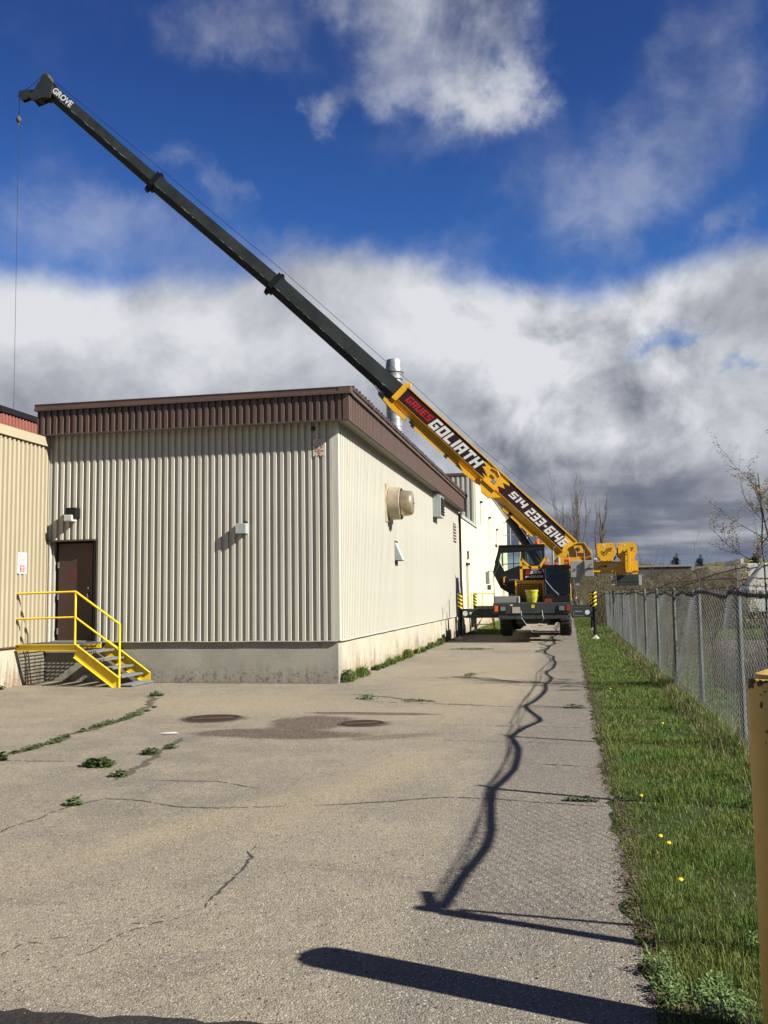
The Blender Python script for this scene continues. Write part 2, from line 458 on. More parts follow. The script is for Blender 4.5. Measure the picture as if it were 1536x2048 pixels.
    cs2 = g.n('ShaderNodeSeparateColor')
    g.t.links.new(vo2.outputs['Color'], cs2.inputs[0])
    pit = g.m('MULTIPLY', g.ss(cs2.outputs[0], 0.93, 0.95), g.ss(vo2.outputs['Distance'], 0.32, 0.12))
    c = g.mix(g.m('MULTIPLY', pit, 0.75), c, (0.05, 0.042, 0.035))
    c = kk(g, c)
    g.set(p.inputs['Base Color'], c)
    p.inputs['Roughness'].default_value = 0.9
    p.inputs['Specular IOR Level'].default_value = 0.25
    b = g.n('ShaderNodeBump')
    b.inputs['Strength'].default_value = 0.75
    b.inputs['Distance'].default_value = 0.006
    h = g.m('ADD', g.m('MULTIPLY', vo.outputs['Distance'], -0.8), g.m('MULTIPLY', g.noise(pos, 55, 3, .6), 1.2))
    h = g.m('SUBTRACT', h, g.m('MULTIPLY', pit, 1.0))
    g.set(b.inputs['Height'], h)
    b2 = g.n('ShaderNodeBump')
    b2.inputs['Strength'].default_value = 0.5
    b2.inputs['Distance'].default_value = 0.05
    g.set(b2.inputs['Height'], mid)
    g.t.links.new(b2.outputs[0], b.inputs['Normal'])
    g.t.links.new(b.outputs[0], p.inputs['Normal'])
    return m


def mat_ground(name, ca, cb, cc, sc=1.5):
    m = bpy.data.materials.new(name)
    m.use_nodes = True
    g = NT(m.node_tree)
    p = g.n('ShaderNodeBsdfPrincipled')
    o = g.n('ShaderNodeOutputMaterial')
    g.t.links.new(p.outputs[0], o.inputs[0])
    pos = g.n('ShaderNodeNewGeometry').outputs['Position']
    c = g.mix(g.ss(g.noise(pos, sc, 6, 0.65), 0.38, 0.62), ca, cb)
    c = g.mix(g.ss(g.noise(pos, sc * 9, 5, 0.7), 0.5, 0.7, 0, .7), c, cc)
    c = kk(g, c)
    g.set(p.inputs['Base Color'], c)
    p.inputs['Roughness'].default_value = 0.95
    p.inputs['Specular IOR Level'].default_value = 0.15
    b = g.n('ShaderNodeBump')
    b.inputs['Strength'].default_value = 0.8
    b.inputs['Distance'].default_value = 0.03
    g.set(b.inputs['Height'], g.noise(pos, 30, 5, 0.7))
    g.t.links.new(b.outputs[0], p.inputs['Normal'])
    return m


MT['driveway'] = mat_driveway()
MT['lawn'] = mat_ground('lawn_soil_and_turf', (0.045, 0.085, 0.018), (0.075, 0.085, 0.028), (0.07, 0.05, 0.03), 1.1)
MT['ground'] = mat_ground('rough_field', (0.10, 0.12, 0.04), (0.14, 0.115, 0.06), (0.08, 0.07, 0.035), 0.2)
MT['yard'] = mat_ground('gravel_lane', (0.20, 0.17, 0.14), (0.16, 0.14, 0.115), (0.25, 0.22, 0.18), 1.0)
MT['patch'] = mat_ground('dark_strip_ground', (0.030, 0.026, 0.027), (0.042, 0.036, 0.036), (0.085, 0.075, 0.07), 6.0)


def mat_blade(name, ca, cb, cc, amt=.5):
    m = bpy.data.materials.new(name)
    m.use_nodes = True
    g = NT(m.node_tree)
    p = g.n('ShaderNodeBsdfPrincipled')
    o = g.n('ShaderNodeOutputMaterial')
    pos = g.n('ShaderNodeNewGeometry').outputs['Position']
    c = g.mix(g.ss(g.noise(pos, 1.3, 5, 0.6), 0.38, 0.64), ca, cb)
    c = g.mix(g.ss(g.noise(pos, 70, 2, 0.5), 0.52, 0.66, 0, amt), c, cc)
    c = kk(g, c)
    g.set(p.inputs['Base Color'], c)
    p.inputs['Roughness'].default_value = 0.6
    p.inputs['Specular IOR Level'].default_value = 0.3
    tl = g.n('ShaderNodeBsdfTranslucent')
    g.set(tl.inputs['Color'], c)
    mx = g.n('ShaderNodeMixShader')
    mx.inputs[0].default_value = 0.3
    g.t.links.new(p.outputs[0], mx.inputs[1])
    g.t.links.new(tl.outputs[0], mx.inputs[2])
    g.t.links.new(mx.outputs[0], o.inputs[0])
    return m


MT['grass'] = mat_blade('grass_blades', (0.105, 0.200, 0.022), (0.165, 0.205, 0.040), (0.30, 0.28, 0.10), .5)
MT['grass_dry'] = mat_blade('dry_grass_blades', (0.20, 0.17, 0.07), (0.16, 0.17, 0.05), (0.33, 0.26, 0.15), .7)


# ------------------------------------------------------------------ mesh helpers
class MB:
    def __init__(self):
        self.v = []
        self.f = []

    def add(self, vs, fs):
        o = len(self.v)
        self.v += [tuple(q) for q in vs]
        self.f += [tuple(i + o for i in fc) for fc in fs]
        return self

    def box(self, x0, x1, y0, y1, z0, z1):
        if x0 > x1: x0, x1 = x1, x0
        if y0 > y1: y0, y1 = y1, y0
        if z0 > z1: z0, z1 = z1, z0
        return self.add([(x0, y0, z0), (x1, y0, z0), (x1, y1, z0), (x0, y1, z0), (x0, y0, z1), (x1, y0, z1), (x1, y1, z1), (x0, y1, z1)],
                        [(0, 3, 2, 1), (4, 5, 6, 7), (0, 1, 5, 4), (1, 2, 6, 5), (2, 3, 7, 6), (3, 0, 4, 7)])

    def bbox(self, x0, x1, y0, y1, z0, z1, b=0.01):
        """box with chamfered vertical and horizontal edges"""
        bm = bmesh.new()
        bmesh.ops.create_cube(bm, size=1)
        for v in bm.verts:
            v.co = ((x0 + x1) / 2 + v.co.x * abs(x1 - x0), (y0 + y1) / 2 + v.co.y * abs(y1 - y0), (z0 + z1) / 2 + v.co.z * abs(z1 - z0))
        bmesh.ops.bevel(bm, geom=bm.edges[:], offset=b, segments=2, affect='EDGES', profile=.6)
        bm.verts.index_update()
        self.add([v.co[:] for v in bm.verts], [[v.index for v in f.verts] for f in bm.faces])
        bm.free()
        return self

    def quad(self, a, b, c, d):
        return self.add([a, b, c, d], [(0, 1, 2, 3)])

    def prism(self, poly, off):
        """closed polygon (3-D points) extruded by the vector off"""
        n = len(poly)
        off = Vector(off)
        vs = [Vector(p) for p in poly] + [Vector(p) + off for p in poly]
        fs = [tuple(range(n))[::-1], tuple(range(n, 2 * n))]
        for i in range(n):
            j = (i + 1) % n
            fs.append((i, j, n + j, n + i))
        return self.add([tuple(q) for q in vs], fs)

    def frame_of(self, d):
        d = Vector(d).normalized()
        a = Vector((0, 0, 1)) if abs(d.z) < 0.9 else Vector((1, 0, 0))
        u = d.cross(a).normalized()
        return d, u, d.cross(u).normalized()

    def tube(self, pts, r, n=8, cap=True):
        pts = [Vector(p) for p in pts]
        if not isinstance(r, (list, tuple)):
            r = [r] * len(pts)
        rings = []
        o = len(self.v)
        for i, p in enumerate(pts):
            d = (pts[min(i + 1, len(pts) - 1)] - pts[max(i - 1, 0)])
            d, u, v = self.frame_of(d)
            rings.append([tuple(p + (u * math.cos(2 * math.pi * k / n) + v * math.sin(2 * math.pi * k / n)) * r[i]) for k in range(n)])
        for rr in rings:
            self.v += rr
        for i in range(len(pts) - 1):
            for k in range(n):
                a = o + i * n + k
                b = o + i * n + (k + 1) % n
                self.f.append((a, b, b + n, a + n))
        if cap:
            self.f.append(tuple(o + k for k in range(n))[::-1])
            self.f.append(tuple(o + (len(pts) - 1) * n + k for k in range(n)))
        return self

    def beam(self, a, b, wy, wz):
        """square bar between two points; wy = horizontal width, wz = the other"""
        a, b = Vector(a), Vector(b)
        d = (b - a).normalized()
        s = d.cross(Vector((0, 0, 1)))
        s = Vector((0, 1, 0)) if s.length < 1e-3 else s.normalized()
        u = s.cross(d).normalized()
        poly = [a + s * wy / 2 + u * wz / 2, a - s * wy / 2 + u * wz / 2, a - s * wy / 2 - u * wz / 2, a + s * wy / 2 - u * wz / 2]
        return self.prism(poly, b - a)

    def lathe(self, p, axis, prof, n=24, cap=True):
        """profile [(t, r)] along axis from p"""
        d, u, v = self.frame_of(axis)
        p = Vector(p)
        o = len(self.v)
        for t, r in prof:
            for k in range(n):
                a = 2 * math.pi * k / n
                self.v.append(tuple(p + d * t + (u * math.cos(a) + v * math.sin(a)) * r))
        for i in range(len(prof) - 1):
            for k in range(n):
                a = o + i * n + k
                b = o + i * n + (k + 1) % n
                self.f.append((a, b, b + n, a + n))
        if cap:
            self.f.append(tuple(o + k for k in range(n))[::-1])
            self.f.append(tuple(o + (len(prof) - 1) * n + k for k in range(n)))
        return self

    def mesh(self, name, m, off=(0, 0, 0), smooth=False):
        me = bpy.data.meshes.new(name)
        ox, oy, oz = off
        me.from_pydata([(a - ox, b - oy, c - oz) for a, b, c in self.v], [], self.f)
        me.materials.append(MT[m] if isinstance(m, str) else m)
        if smooth:
            me.polygons.foreach_set('use_smooth', [True] * len(me.polygons))
            try:
                me.set_sharp_from_angle(angle=R(35))
            except Exception:
                pass
        me.update()
        return me


ORG = {}          # world origin of every object built with absolute coordinates


def tag(o, label=None, cat=None, group=None, kind=None):
    if label: o['label'] = label
    if cat: o['category'] = cat
    if group: o['group'] = group
    if kind: o['kind'] = kind
    return o


def put(name, mb, m, parent=None, label=None, cat=None, group=None, kind=None, smooth=False, origin=None):
    """link one mesh object given in world coordinates"""
    if parent is not None:
        org = ORG[parent.name]
    elif origin is not None:
        org = origin
    else:
        xs, ys, zs = zip(*mb.v)
        org = ((min(xs) + max(xs)) / 2, (min(ys) + max(ys)) / 2, min(zs))
    o = bpy.data.objects.new(name, mb.mesh(name, m, org, smooth))
    C.objects.link(o)
    if parent is not None:
        o.parent = parent
        ORG[o.name] = org
    else:
        o.location = org
        ORG[o.name] = org
    return tag(o, label, cat, group, kind)


def thing(name, loc, label, cat, group=None):
    o = bpy.data.objects.new(name, None)
    C.objects.link(o)
    o.location = loc
    o.empty_display_size = 0.2
    ORG[o.name] = tuple(loc)
    return tag(o, label, cat, group)


def copy_child(src, parent, dloc=(0, 0, 0), rot=None):
    c = src.copy()
    C.objects.link(c)
    c.parent = parent
    c.location = Vector(src.location) + Vector(dloc)
    if rot is not None:
        c.rotation_euler = rot
    ORG[c.name] = ORG.get(src.name, (0, 0, 0))
    return c


def copy_tree(o, loc=None, label=None, parent=None):
    c = o.copy()
    C.objects.link(c)
    c.parent = parent
    if loc is not None:
        c.location = loc
    if label:
        c['label'] = label
    for ch in list(o.children):
        copy_tree(ch, None, None, c)
    return c


# lettering: every glyph drawn on a grid and emitted as non-overlapping strips
GL = {
    'G': [(0, 4.6, 5, 6), (0, 0, 1.6, 6), (0, 0, 5, 1.4), (3.5, 0, 5, 3.4), (2.5, 2.3, 5, 3.4)],
    'R': [(0, 0, 1.6, 6), (0, 4.7, 5, 6), (3.5, 2.6, 5, 6), (0, 2.2, 4.4, 3.3), (3.0, 0, 4.8, 2.3)],
    'U': [(0, 0, 1.6, 6), (3.4, 0, 5, 6), (0, 0, 5, 1.4)],
    'E': [(0, 0, 1.6, 6), (0, 4.7, 5, 6), (0, 0, 5, 1.3), (0, 2.4, 4.4, 3.6)],
    'S': [(0, 4.7, 5, 6), (0, 2.4, 1.6, 6), (0, 2.4, 5, 3.6), (3.4, 0, 5, 3.6), (0, 0, 5, 1.3)],
    'O': [(0, 0, 1.6, 6), (3.4, 0, 5, 6), (0, 0, 5, 1.4), (0, 4.6, 5, 6)],
    'L': [(0, 0, 1.6, 6), (0, 0, 4.8, 1.4)],
    'I': [(0, 0, 1.7, 6)],
    'A': [(0, 0, 1.6, 6), (3.4, 0, 5, 6), (0, 4.6, 5, 6), (0, 1.6, 5, 2.8)],
    'T': [(0, 4.6, 5, 6), (1.7, 0, 3.3, 6)],
    'H': [(0, 0, 1.6, 6), (3.4, 0, 5, 6), (0, 2.3, 5, 3.7)],
    'M': [(0, 0, 1.4, 6), (3.6, 0, 5, 6), (0, 4.8, 5, 6), (1.9, 2.2, 3.1, 6)],
    '5': [(0, 4.7, 5, 6), (0, 2.4, 1.6, 6), (0, 2.4, 5, 3.6), (3.4, 0, 5, 3.6), (0, 0, 5, 1.3)],
    '1': [(0.6, 0, 2.2, 6), (0, 4.9, 1.6, 6)],
    '4': [(0, 2.0, 1.6, 6), (0, 2.0, 5, 3.3), (3.2, 0, 4.8, 6)],
    '2': [(0, 4.7, 5, 6), (3.4, 2.4, 5, 6), (0, 2.4, 5, 3.6), (0, 0, 1.6, 3.6), (0, 0, 5, 1.3)],
    '3': [(0, 4.7, 5, 6), (3.4, 0, 5, 6), (0.8, 2.4, 5, 3.6), (0, 0, 5, 1.3)],
    '6': [(0, 4.7, 5, 6), (0, 0, 1.6, 6), (0, 2.5, 5, 3.7), (3.4, 0, 5, 3.7), (0, 0, 5, 1.3)],
    '-': [(0.3, 2.4, 2.7, 3.7)],
}
GW = {'I': 1.7, '1': 2.2, '-': 3.0, ' ': 2.6}


def word_mesh(mb, text, p0, du, dv, length, height, shear=0.25, gap=0.9):
    """p0 = lower-left corner, du/dv = unit vectors along and up"""
    du, dv, p0 = Vector(du), Vector(dv), Vector(p0)
    tot = sum(GW.get(ch, 5) + gap for ch in text) - gap
    sx, sy = length / tot, height / 6
    cx = 0
    st = 0.1
    for ch in text:
        rects = GL.get(ch, [])
        wch = GW.get(ch, 5)
        nx = int(round(5.2 / st))
        rows = {}
        grid = np.zeros((60, nx), bool)
        for (a, b, c, d) in rects:
            grid[int(round(b / st)):int(round(d / st)), int(round(a / st)):int(round(c / st))] = True
        j = 0
        while j < 60:
            k = j
            while k < 60 and (grid[k] == grid[j]).all():
                k += 1
            row = grid[j]
            i = 0
            while i < nx:
                if row[i]:
                    e_ = i
                    while e_ < nx and row[e_]:
                        e_ += 1
                    q = []
                    for (gx, gy) in ((i, j), (e_, j), (e_, k), (i, k)):
                        X = (cx + gx * st) * sx + gy * st * sy * shear
                        Y = gy * st * sy
                        q.append(tuple(p0 + du * X + dv * Y))
                    mb.quad(*q)
                    i = e_
                else:
                    i += 1
            j = k
        cx += wch + gap
    return mb


def text_mb(body, size, origin, du, dv, offset=0.0, align='CENTER', shear=0):
    cu = bpy.data.curves.new('lettering', 'FONT')
    cu.body = body
    cu.size = size
    cu.align_x = align
    cu.align_y = 'CENTER'
    cu.offset = offset
    cu.shear = shear
    cu.resolution_u = 3
    ob = bpy.data.objects.new('lettering', cu)
    C.objects.link(ob)
    bpy.context.view_layer.update()
    me = bpy.data.meshes.new_from_object(ob)
    mb = MB()
    du, dv, org = Vector(du), Vector(dv), Vector(origin)
    mb.add([tuple(org + du * v.co.x + dv * v.co.y) for v in me.vertices], [tuple(p.vertices) for p in me.polygons])
    bpy.data.objects.remove(ob)
    bpy.data.curves.remove(cu)
    bpy.data.meshes.remove(me)
    return mb


def ring_mb(org, du, dv, r0, r1, n=28, a0=0, a1=360):
    mb = MB()
    du, dv, org = Vector(du), Vector(dv), Vector(org)
    for i in range(n):
        a = R(a0 + (a1 - a0) * i / n)
        b = R(a0 + (a1 - a0) * (i + 1) / n)
        mb.quad(*[tuple(org + du * (rr * math.cos(t)) + dv * (rr * math.sin(t))) for rr, t in ((r0, a), (r1, a), (r1, b), (r0, b))])
    return mb


X_, Y_, Z_ = Vector((1, 0, 0)), Vector((0, 1, 0)), Vector((0, 0, 1))
NZ = [random.random() * 100 for _ in range(4)]


def wav(t, k=0):
    return (math.sin(t * 1.7 + NZ[k]) + .6 * math.sin(t * 4.1 + NZ[(k + 1) % 4]) + .35 * math.sin(t * 9.3 + NZ[(k + 2) % 4])) / 1.95


# ================================================================== SETTING
def sheet(name, x0, x1, y0, y1, z, m, nx=1, ny=1, label=None):
    mb = MB()
    vs, fs = [], []
    for j in range(ny + 1):
        for i in range(nx + 1):
            vs.append((x0 + (x1 - x0) * i / nx, y0 + (y1 - y0) * j / ny, z))
    for j in range(ny):
        for i in range(nx):
            a = j * (nx + 1) + i
            fs.append((a, a + 1, a + nx + 2, a + nx + 1))
    mb.add(vs, fs)
    return put(name, mb, m, kind='structure', origin=(0, 0, 0))


sheet('ground', -900, 900, -300, 1800, -0.06, 'ground', 8, 8)

# driveway with an uneven right edge (x about 0.28)
mb = MB()
ys = [-12 + i * 0.12 for i in range(int(82 / 0.12))]
ex = []
for y in ys:
    ex.append(0.265 + 0.045 * wav(y * 1.9, 0) + 0.032 * wav(y * 9, 1) + random.uniform(-.008, .008))
vs, fs = [], []
for y, e_ in zip(ys, ex):
    xl = -30 if y < 37.5 else (-2.35 + 0.12 * wav(y, 2))
    vs += [(xl, y, 0.0), (e_, y, 0.0)]
for i in range(len(ys) - 1):
    fs.append((2 * i, 2 * i + 1, 2 * i + 3, 2 * i + 2))
mb.add(vs, fs)
driveway = put('driveway', mb, 'driveway', kind='structure', origin=(0, 0, 0))

# lawn strip, a gently bumpy sheet from the driveway to beyond the fence
mb = MB()
nx, ny = 24, 260
vs, fs = [], []
for j in range(ny + 1):
    y = -6 + 86 * j / ny
    for i in range(nx + 1):
        x = 0.20 + 3.6 * i / nx
        z = -0.012 + 0.045 * min(1, (x - .2) / 1.0) + 0.018 * wav(x * 3 + y * 1.3, 0) * min(1, (x - .2) * 3)
        vs.append((x, y, z))
for j in range(ny):
    for i in range(nx):
        a = j * (nx + 1) + i
        fs.append((a, a + 1, a + nx + 2, a + nx + 1))
mb.add(vs, fs)
put('lawn', mb, 'lawn', kind='structure', origin=(0, 0, 0), smooth=True)
sheet('lawn_behind_crane', -4.3, -2.2, 37.6, 100, -0.006, 'lawn', 1, 1)
sheet('gravel_lane', 3.8, 60, 19.5, 33, -0.03, 'yard', 1, 1)
sheet('far_lawn', 3.8, 60, 33.2, 75, -0.025, 'lawn', 1, 1)
sheet('near_verge', 3.8, 60, -5, 19.3, -0.025, 'lawn', 1, 1)

# dark strip with a ragged far edge at the very front left
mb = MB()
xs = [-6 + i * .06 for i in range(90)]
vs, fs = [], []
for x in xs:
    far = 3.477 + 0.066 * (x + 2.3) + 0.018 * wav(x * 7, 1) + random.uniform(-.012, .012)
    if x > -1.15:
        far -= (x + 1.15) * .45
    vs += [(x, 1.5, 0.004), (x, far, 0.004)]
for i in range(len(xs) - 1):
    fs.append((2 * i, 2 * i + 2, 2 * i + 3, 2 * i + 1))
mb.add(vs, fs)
put('dark_strip', mb, 'patch', kind='structure', origin=(0, 0, 0))


# cracks: narrow ragged ribbons lying in the driveway
def crack(pts, w0=0.012, m='crack', jit=0.02, gaps=0.12):
    mb = MB()
    dense = []
    for (a, b) in zip(pts[:-1], pts[1:]):
        L = math.hypot(b[0] - a[0], b[1] - a[1])
        n = max(2, int(L / 0.035))
        for i in range(n):
            t = i / n
            dense.append((a[0] + (b[0] - a[0]) * t, a[1] + (b[1] - a[1]) * t))
    dense.append(pts[-1])
    off = 0
    P = []
    for i, (x, y) in enumerate(dense):
        off = off * .86 + random.gauss(0, jit * .45)
        a = dense[max(0, i - 1)]
        b = dense[min(len(dense) - 1, i + 1)]
        d = Vector((b[0] - a[0], b[1] - a[1]))
        d = d.normalized() if d.length else Vector((1, 0))
        nrm = Vector((-d.y, d.x))
        taper = min(1, i / 8, (len(dense) - 1 - i) / 8) + .15
        ww = w0 * random.uniform(.3, 1.2) * taper
        P.append((Vector((x, y)) + nrm * off, nrm * ww / 2))
    for i in range(len(P) - 1):
        if random.random() < gaps:
            continue
        p, n_ = P[i]
        q, m_ = P[i + 1]
        mb.quad((p.x - n_.x, p.y - n_.y, .0035), (q.x - m_.x, q.y - m_.y, .0035), (q.x + m_.x, q.y + m_.y, .0035), (p.x + n_.x, p.y + n_.y, .0035))
    o = put('crack', mb, m, parent=driveway)
    return o


crack([(-2.9, 3.85), (-2.35, 4.4), (-1.97, 4.73)], .012, jit=.04, gaps=.62)
crack([(-1.97, 4.73), (-1.98, 5.16), (-2.01, 5.63), (-2.09, 6.0)], .02, jit=.03, gaps=.08)
crack([(-1.97, 4.73), (-2.2, 4.3), (-2.3, 3.9)], .01, gaps=.4)
crack([(-4.6, 5.3), (-4.01, 6.01), (-4.0, 6.42), (-4.0, 6.88), (-3.81, 7.18), (-3.4, 7.12), (-3.11, 6.95), (-2.73, 6.95), (-2.2, 7.1)], .016, gaps=.12)
crack([(-3.89, 7.94), (-3.6, 7.93), (-3.18, 7.96), (-2.94, 7.84), (-2.6, 7.7)], .014)
crack([(-2.1, 7.15), (-1.53, 7.36), (-1.0, 7.61), (-0.68, 7.6), (-.3, 7.5), (.26, 7.42)], .018, jit=.012, gaps=.05)
crack([(-1.95, 13.88), (-1.04, 13.7), (0.27, 13.52)], .035, jit=.012, gaps=.03)
crack([(-3.67, 15.22), (-2.9, 14.75), (-1.99, 14.13)], .07, 'mossy', jit=.03, gaps=.05)
crack([(-3.3, 14.3), (-2.3, 14.0), (-1.27, 13.87)], .03, jit=.03, gaps=.2)
crack([(-1.9, 10.55), (-1.1, 10.5), (-.2, 10.42), (.27, 10.35)], .012, jit=.008, gaps=.25)
crack([(-1.7, 11.8), (-.9, 11.7), (.26, 11.66)], .02, jit=.01, gaps=.35)
crack([(-.5, 9.2), (.27, 9.05)], .022, jit=.01, gaps=.2)
crack([(-.2, 20.5), (.27, 20.4)], .04, jit=.01)
crack([(-1.3, 16.9), (.27, 16.7)], .03, jit=.02, gaps=.3)
crack([(-2.2, 18.7), (-1.9, 19.3), (-1.7, 19.6)], .06, 'mossy', gaps=.05)
crack([(-5.9, 9.2), (-5.95, 9.75), (-6.04, 10.84), (-6.06, 12.03), (-6.5, 13.6), (-6.95, 14.7)], .12, 'mossy', jit=.05, gaps=.02)
crack([(-4.1, 7.9), (-4.33, 9.27), (-4.38, 9.6), (-4.55, 10.4)], .08, 'mossy', jit=.04, gaps=.1)
crack([(-6.2, 8.7), (-5.6, 8.72), (-4.9, 8.75)], .016, gaps=.2)
crack([(-.85, 26), (-.75, 29), (-.95, 31), (-.6, 33), (-.75, 36), (-.6, 41)], .10, jit=.09, gaps=.0)
crack([(-8.5, 14.4), (-6.2, 15.4), (-4.8, 16.2)], .012, jit=.03, gaps=.4)
# dark line where the front foundation meets the paving
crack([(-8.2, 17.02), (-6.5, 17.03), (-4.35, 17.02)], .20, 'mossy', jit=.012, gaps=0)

# ================================================================== BUILDINGS
PITCH, NR = 0.143, 6
PW = PITCH * NR


def corr_mb(n, z0, z1, pitch=PITCH, depth=0.042, u0=0.0, rw=.43, sl=.07):
    """corrugated sheet in local coords: u along +X, ribs standing towards -Y"""
    mb = MB()
    pr = []
    for i in range(n):
        b = u0 + i * pitch
        pr += [(b, 0), (b + pitch * (1 - rw - 2 * sl), 0), (b + pitch * (1 - rw - sl), -depth), (b + pitch * (1 - sl), -depth)]
    pr.append((u0 + n * pitch, 0))
    vs = []
    for (u, d) in pr:
        vs += [(u, d, z0), (u, d, z1)]
    fs = [(2 * i, 2 * i + 2, 2 * i + 3, 2 * i + 1) for i in range(len(pr) - 1)]
    mb.add(vs, fs)
    return mb


def siding(parent, name, p0, direction, length, z0, z1, m, pitch=PITCH, depth=0.042, nr=NR, label=None, rw=.43, z1_end=None):
    """row of sheets; direction is the unit vector along which the sheets run, ribs stand to its right (outside)"""
    ang = math.atan2(direction[1], direction[0])
    org = ORG[parent.name]
    me = corr_mb(nr, z0, z1, pitch, depth, rw=rw).mesh(name, m)
    k = int(length / (pitch * nr))
    last = None
    for i in range(k + 1):
        if i == k:
            rem = int(round((length - k * nr * pitch) / pitch))
            if rem < 1:
                break
            me = corr_mb(rem, z0, z1, pitch, depth, rw=rw).mesh(name, m)
        o = bpy.data.objects.new(name, me)
        C.objects.link(o)
        o.parent = parent
        s = i * nr * pitch
        o.location = (p0[0] + direction[0] * s - org[0], p0[1] + direction[1] * s - org[1], -org[2])
        o.rotation_euler = (0, 0, ang)
        if label:
            o['label'] = label
        last = o
    return last


WX, FY = -4.34, 17.11          # right wall plane, front wall plane
WEND = 37.0
SB, ST = 0.80, 5.06            # siding bottom / top
b = thing('metal_building', (-7.4, 22, 0), 'long low metal building clad in pale ribbed siding with a brown fascia', 'building')
# walls behind the sheets and the foundation
mb = MB().box(-10.5, WX - .05, FY + .20, WEND, 0.0, 5.5)
put('wall_core', mb, 'soffit', b)
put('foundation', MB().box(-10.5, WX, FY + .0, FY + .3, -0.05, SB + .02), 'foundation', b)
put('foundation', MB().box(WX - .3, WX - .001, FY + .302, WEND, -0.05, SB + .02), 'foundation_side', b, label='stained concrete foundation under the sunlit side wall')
# front siding, door opening from x=-10.42 to -9.38
DX0, DX1, DT = -10.41, -9.40, 2.84
siding(b, 'siding_panel', (DX1, FY - .012), (1, 0), WX - .10 - DX1, SB, ST, 'siding')
siding(b, 'siding_panel', (DX1 - 7 * PITCH, FY - .012), (1, 0), 7 * PITCH, DT + .03, ST, 'siding')
put('edge_trim', MB().box(-10.5, DX1 - 7 * PITCH, FY - .045, FY - .01, SB, ST), 'siding', b)
siding(b, 'siding_panel', (WX + .012, FY + .10), (0, 1), WEND - FY - .1, SB, ST, 'siding')
put('corner_trim', MB().box(WX - .085, WX + .045, FY - .05, FY - .047, SB, ST).box(WX + .042, WX + .045, FY - .047, FY + .10, SB, ST), 'siding', b)
# base flashing, slightly bent
mb = MB()
n = 40
for side in (0, 1):
    pts = []
    L = (WX - DX1) if side == 0 else (WEND - FY)
    for i in range(n + 1):
        s = L * i / n
        dz_ = .006 * wav(s * 2.2, side)
        if side == 0:
            pts.append((DX1 + s, FY - .055, SB - .005 + dz_))
        else:
            pts.append((WX + .058, FY + s, SB - .005 + dz_))
    for a, c in zip(pts[:-1], pts[1:]):
        mb.beam(Vector(a) + (Y_ * .03 if side == 0 else -X_ * .035), Vector(c) + (Y_ * .03 if side == 0 else -X_ * .035), .07, .016)
put('base_flashing', mb, 'siding', b)
# fascia
FZ0, FZ1, FT = 5.01, 5.52, 5.66
FYF, FXF = 16.84, -4.02
siding(b, 'fascia_panel', (-10.60, FYF + .04), (1, 0), FXF + 10.60 - .08, FZ0 + .012, FZ1, 'brown', depth=.04)
siding(b, 'fascia_panel', (FXF - .04, FYF + .12), (0, 1), WEND + .45 - FYF - .12, FZ0 + .012, FZ1, 'brown', depth=.04)
put('fascia_corner', MB().box(FXF - .12, FXF, FYF - .003, FYF + .001, FZ0 + .012, FZ1).box(FXF, FXF + .003, FYF - .003, FYF + .12, FZ0 + .012, FZ1), 'brown', b)
put('fascia_corner', MB().box(-10.612, -10.602, FYF, WEND, FZ0 + .012, FZ1), 'brown', b)
mb = MB()
for xa, xb in ((-10.66, -7.55), (-7.54, FXF + .045)):
    mb.prism([(xa, FYF - .05, FZ1), (xa, FYF - .05, FZ1 + .05), (xa, FYF - .035, FZ1 + .06), (xa, FYF - .035, FT - .02), (xa, FYF - .045, FT - .015), (xa, FYF - .045, FT), (xa, FYF + .2, FT), (xa, FYF + .2, FZ1)], (xb - xa, 0, 0))
put('cap_trim', mb, 'brown', b)
put('cap_trim', MB().prism([(FXF + .05, FYF + .2, FZ1), (FXF + .05, FYF + .2, FZ1 + .05), (FXF + .035, FYF + .2, FZ1 + .06), (FXF + .035, FYF + .2, FT - .05), (FXF - .2, FYF + .2, FT - .05), (FXF - .2, FYF + .2, FZ1)][::-1], (0, WEND + .45 - FYF - .2, 0))
    .box(FXF - .2, FXF + .045, FYF - .045, FYF + .198, FZ1, FT - .002), 'brown', b)
put('drip_edge', MB().box(-10.61, FXF + .006, FYF - .006, FYF + .03, FZ0 - .012, FZ0 + .012).box(FXF - .03, FXF + .006, FYF + .03, WEND + .45, FZ0 - .012, FZ0 + .012), 'brown_dark', b)
put('soffit', MB().box(-10.6, FXF - .031, FYF + .031, FY + .1, FZ0 + .02, FZ0 + .04).box(WX - .1, FXF - .031, FY + .101, WEND + .44, FZ0 + .02, FZ0 + .04), 'soffit', b)
# roof: ribbed sheet whose rib ends stand out over the right eave
mb = MB()
per = .27
k = int((WEND + .4 - FYF) / per)
for i in range(k):
    y = FYF + .14 + i * per
    h = random.uniform(-.008, .008)
    x1 = FXF + .07 + random.uniform(-.01, .01)
    mb.prism([(x1, y, FT - .045), (x1, y + .05, FT + .055 + h), (x1, y + .115, FT + .06 + h), (x1, y + .16, FT - .045)][::-1], (-2.2, 0, 0))
put('roof_rib_ends', mb, 'brown_dark', b)
put('roof', MB().box(-10.6, FXF + .06, FYF + .205, WEND + .4, FT - .047, FT - .01), 'brown_dark', b)
# end wall joint with next block and its downpipes
put('downpipe', MB().box(WX + .01, WX + .10, 37.22, 37.34, .3, 4.95), 'crane_grey', b)
put('downpipe', MB().tube([(WX + .05, 36.85, .4), (WX + .05, 36.85, 1.85), (WX + .02, 36.85, 1.95)], .035), 'greybox', b)
put('gap_shade_sheet', MB().box(WX - .4, WX - .3, WEND, 38.2, 0, 5), 'brown_dark', b)  # dark sheet that paints the shade in the gap between the blocks
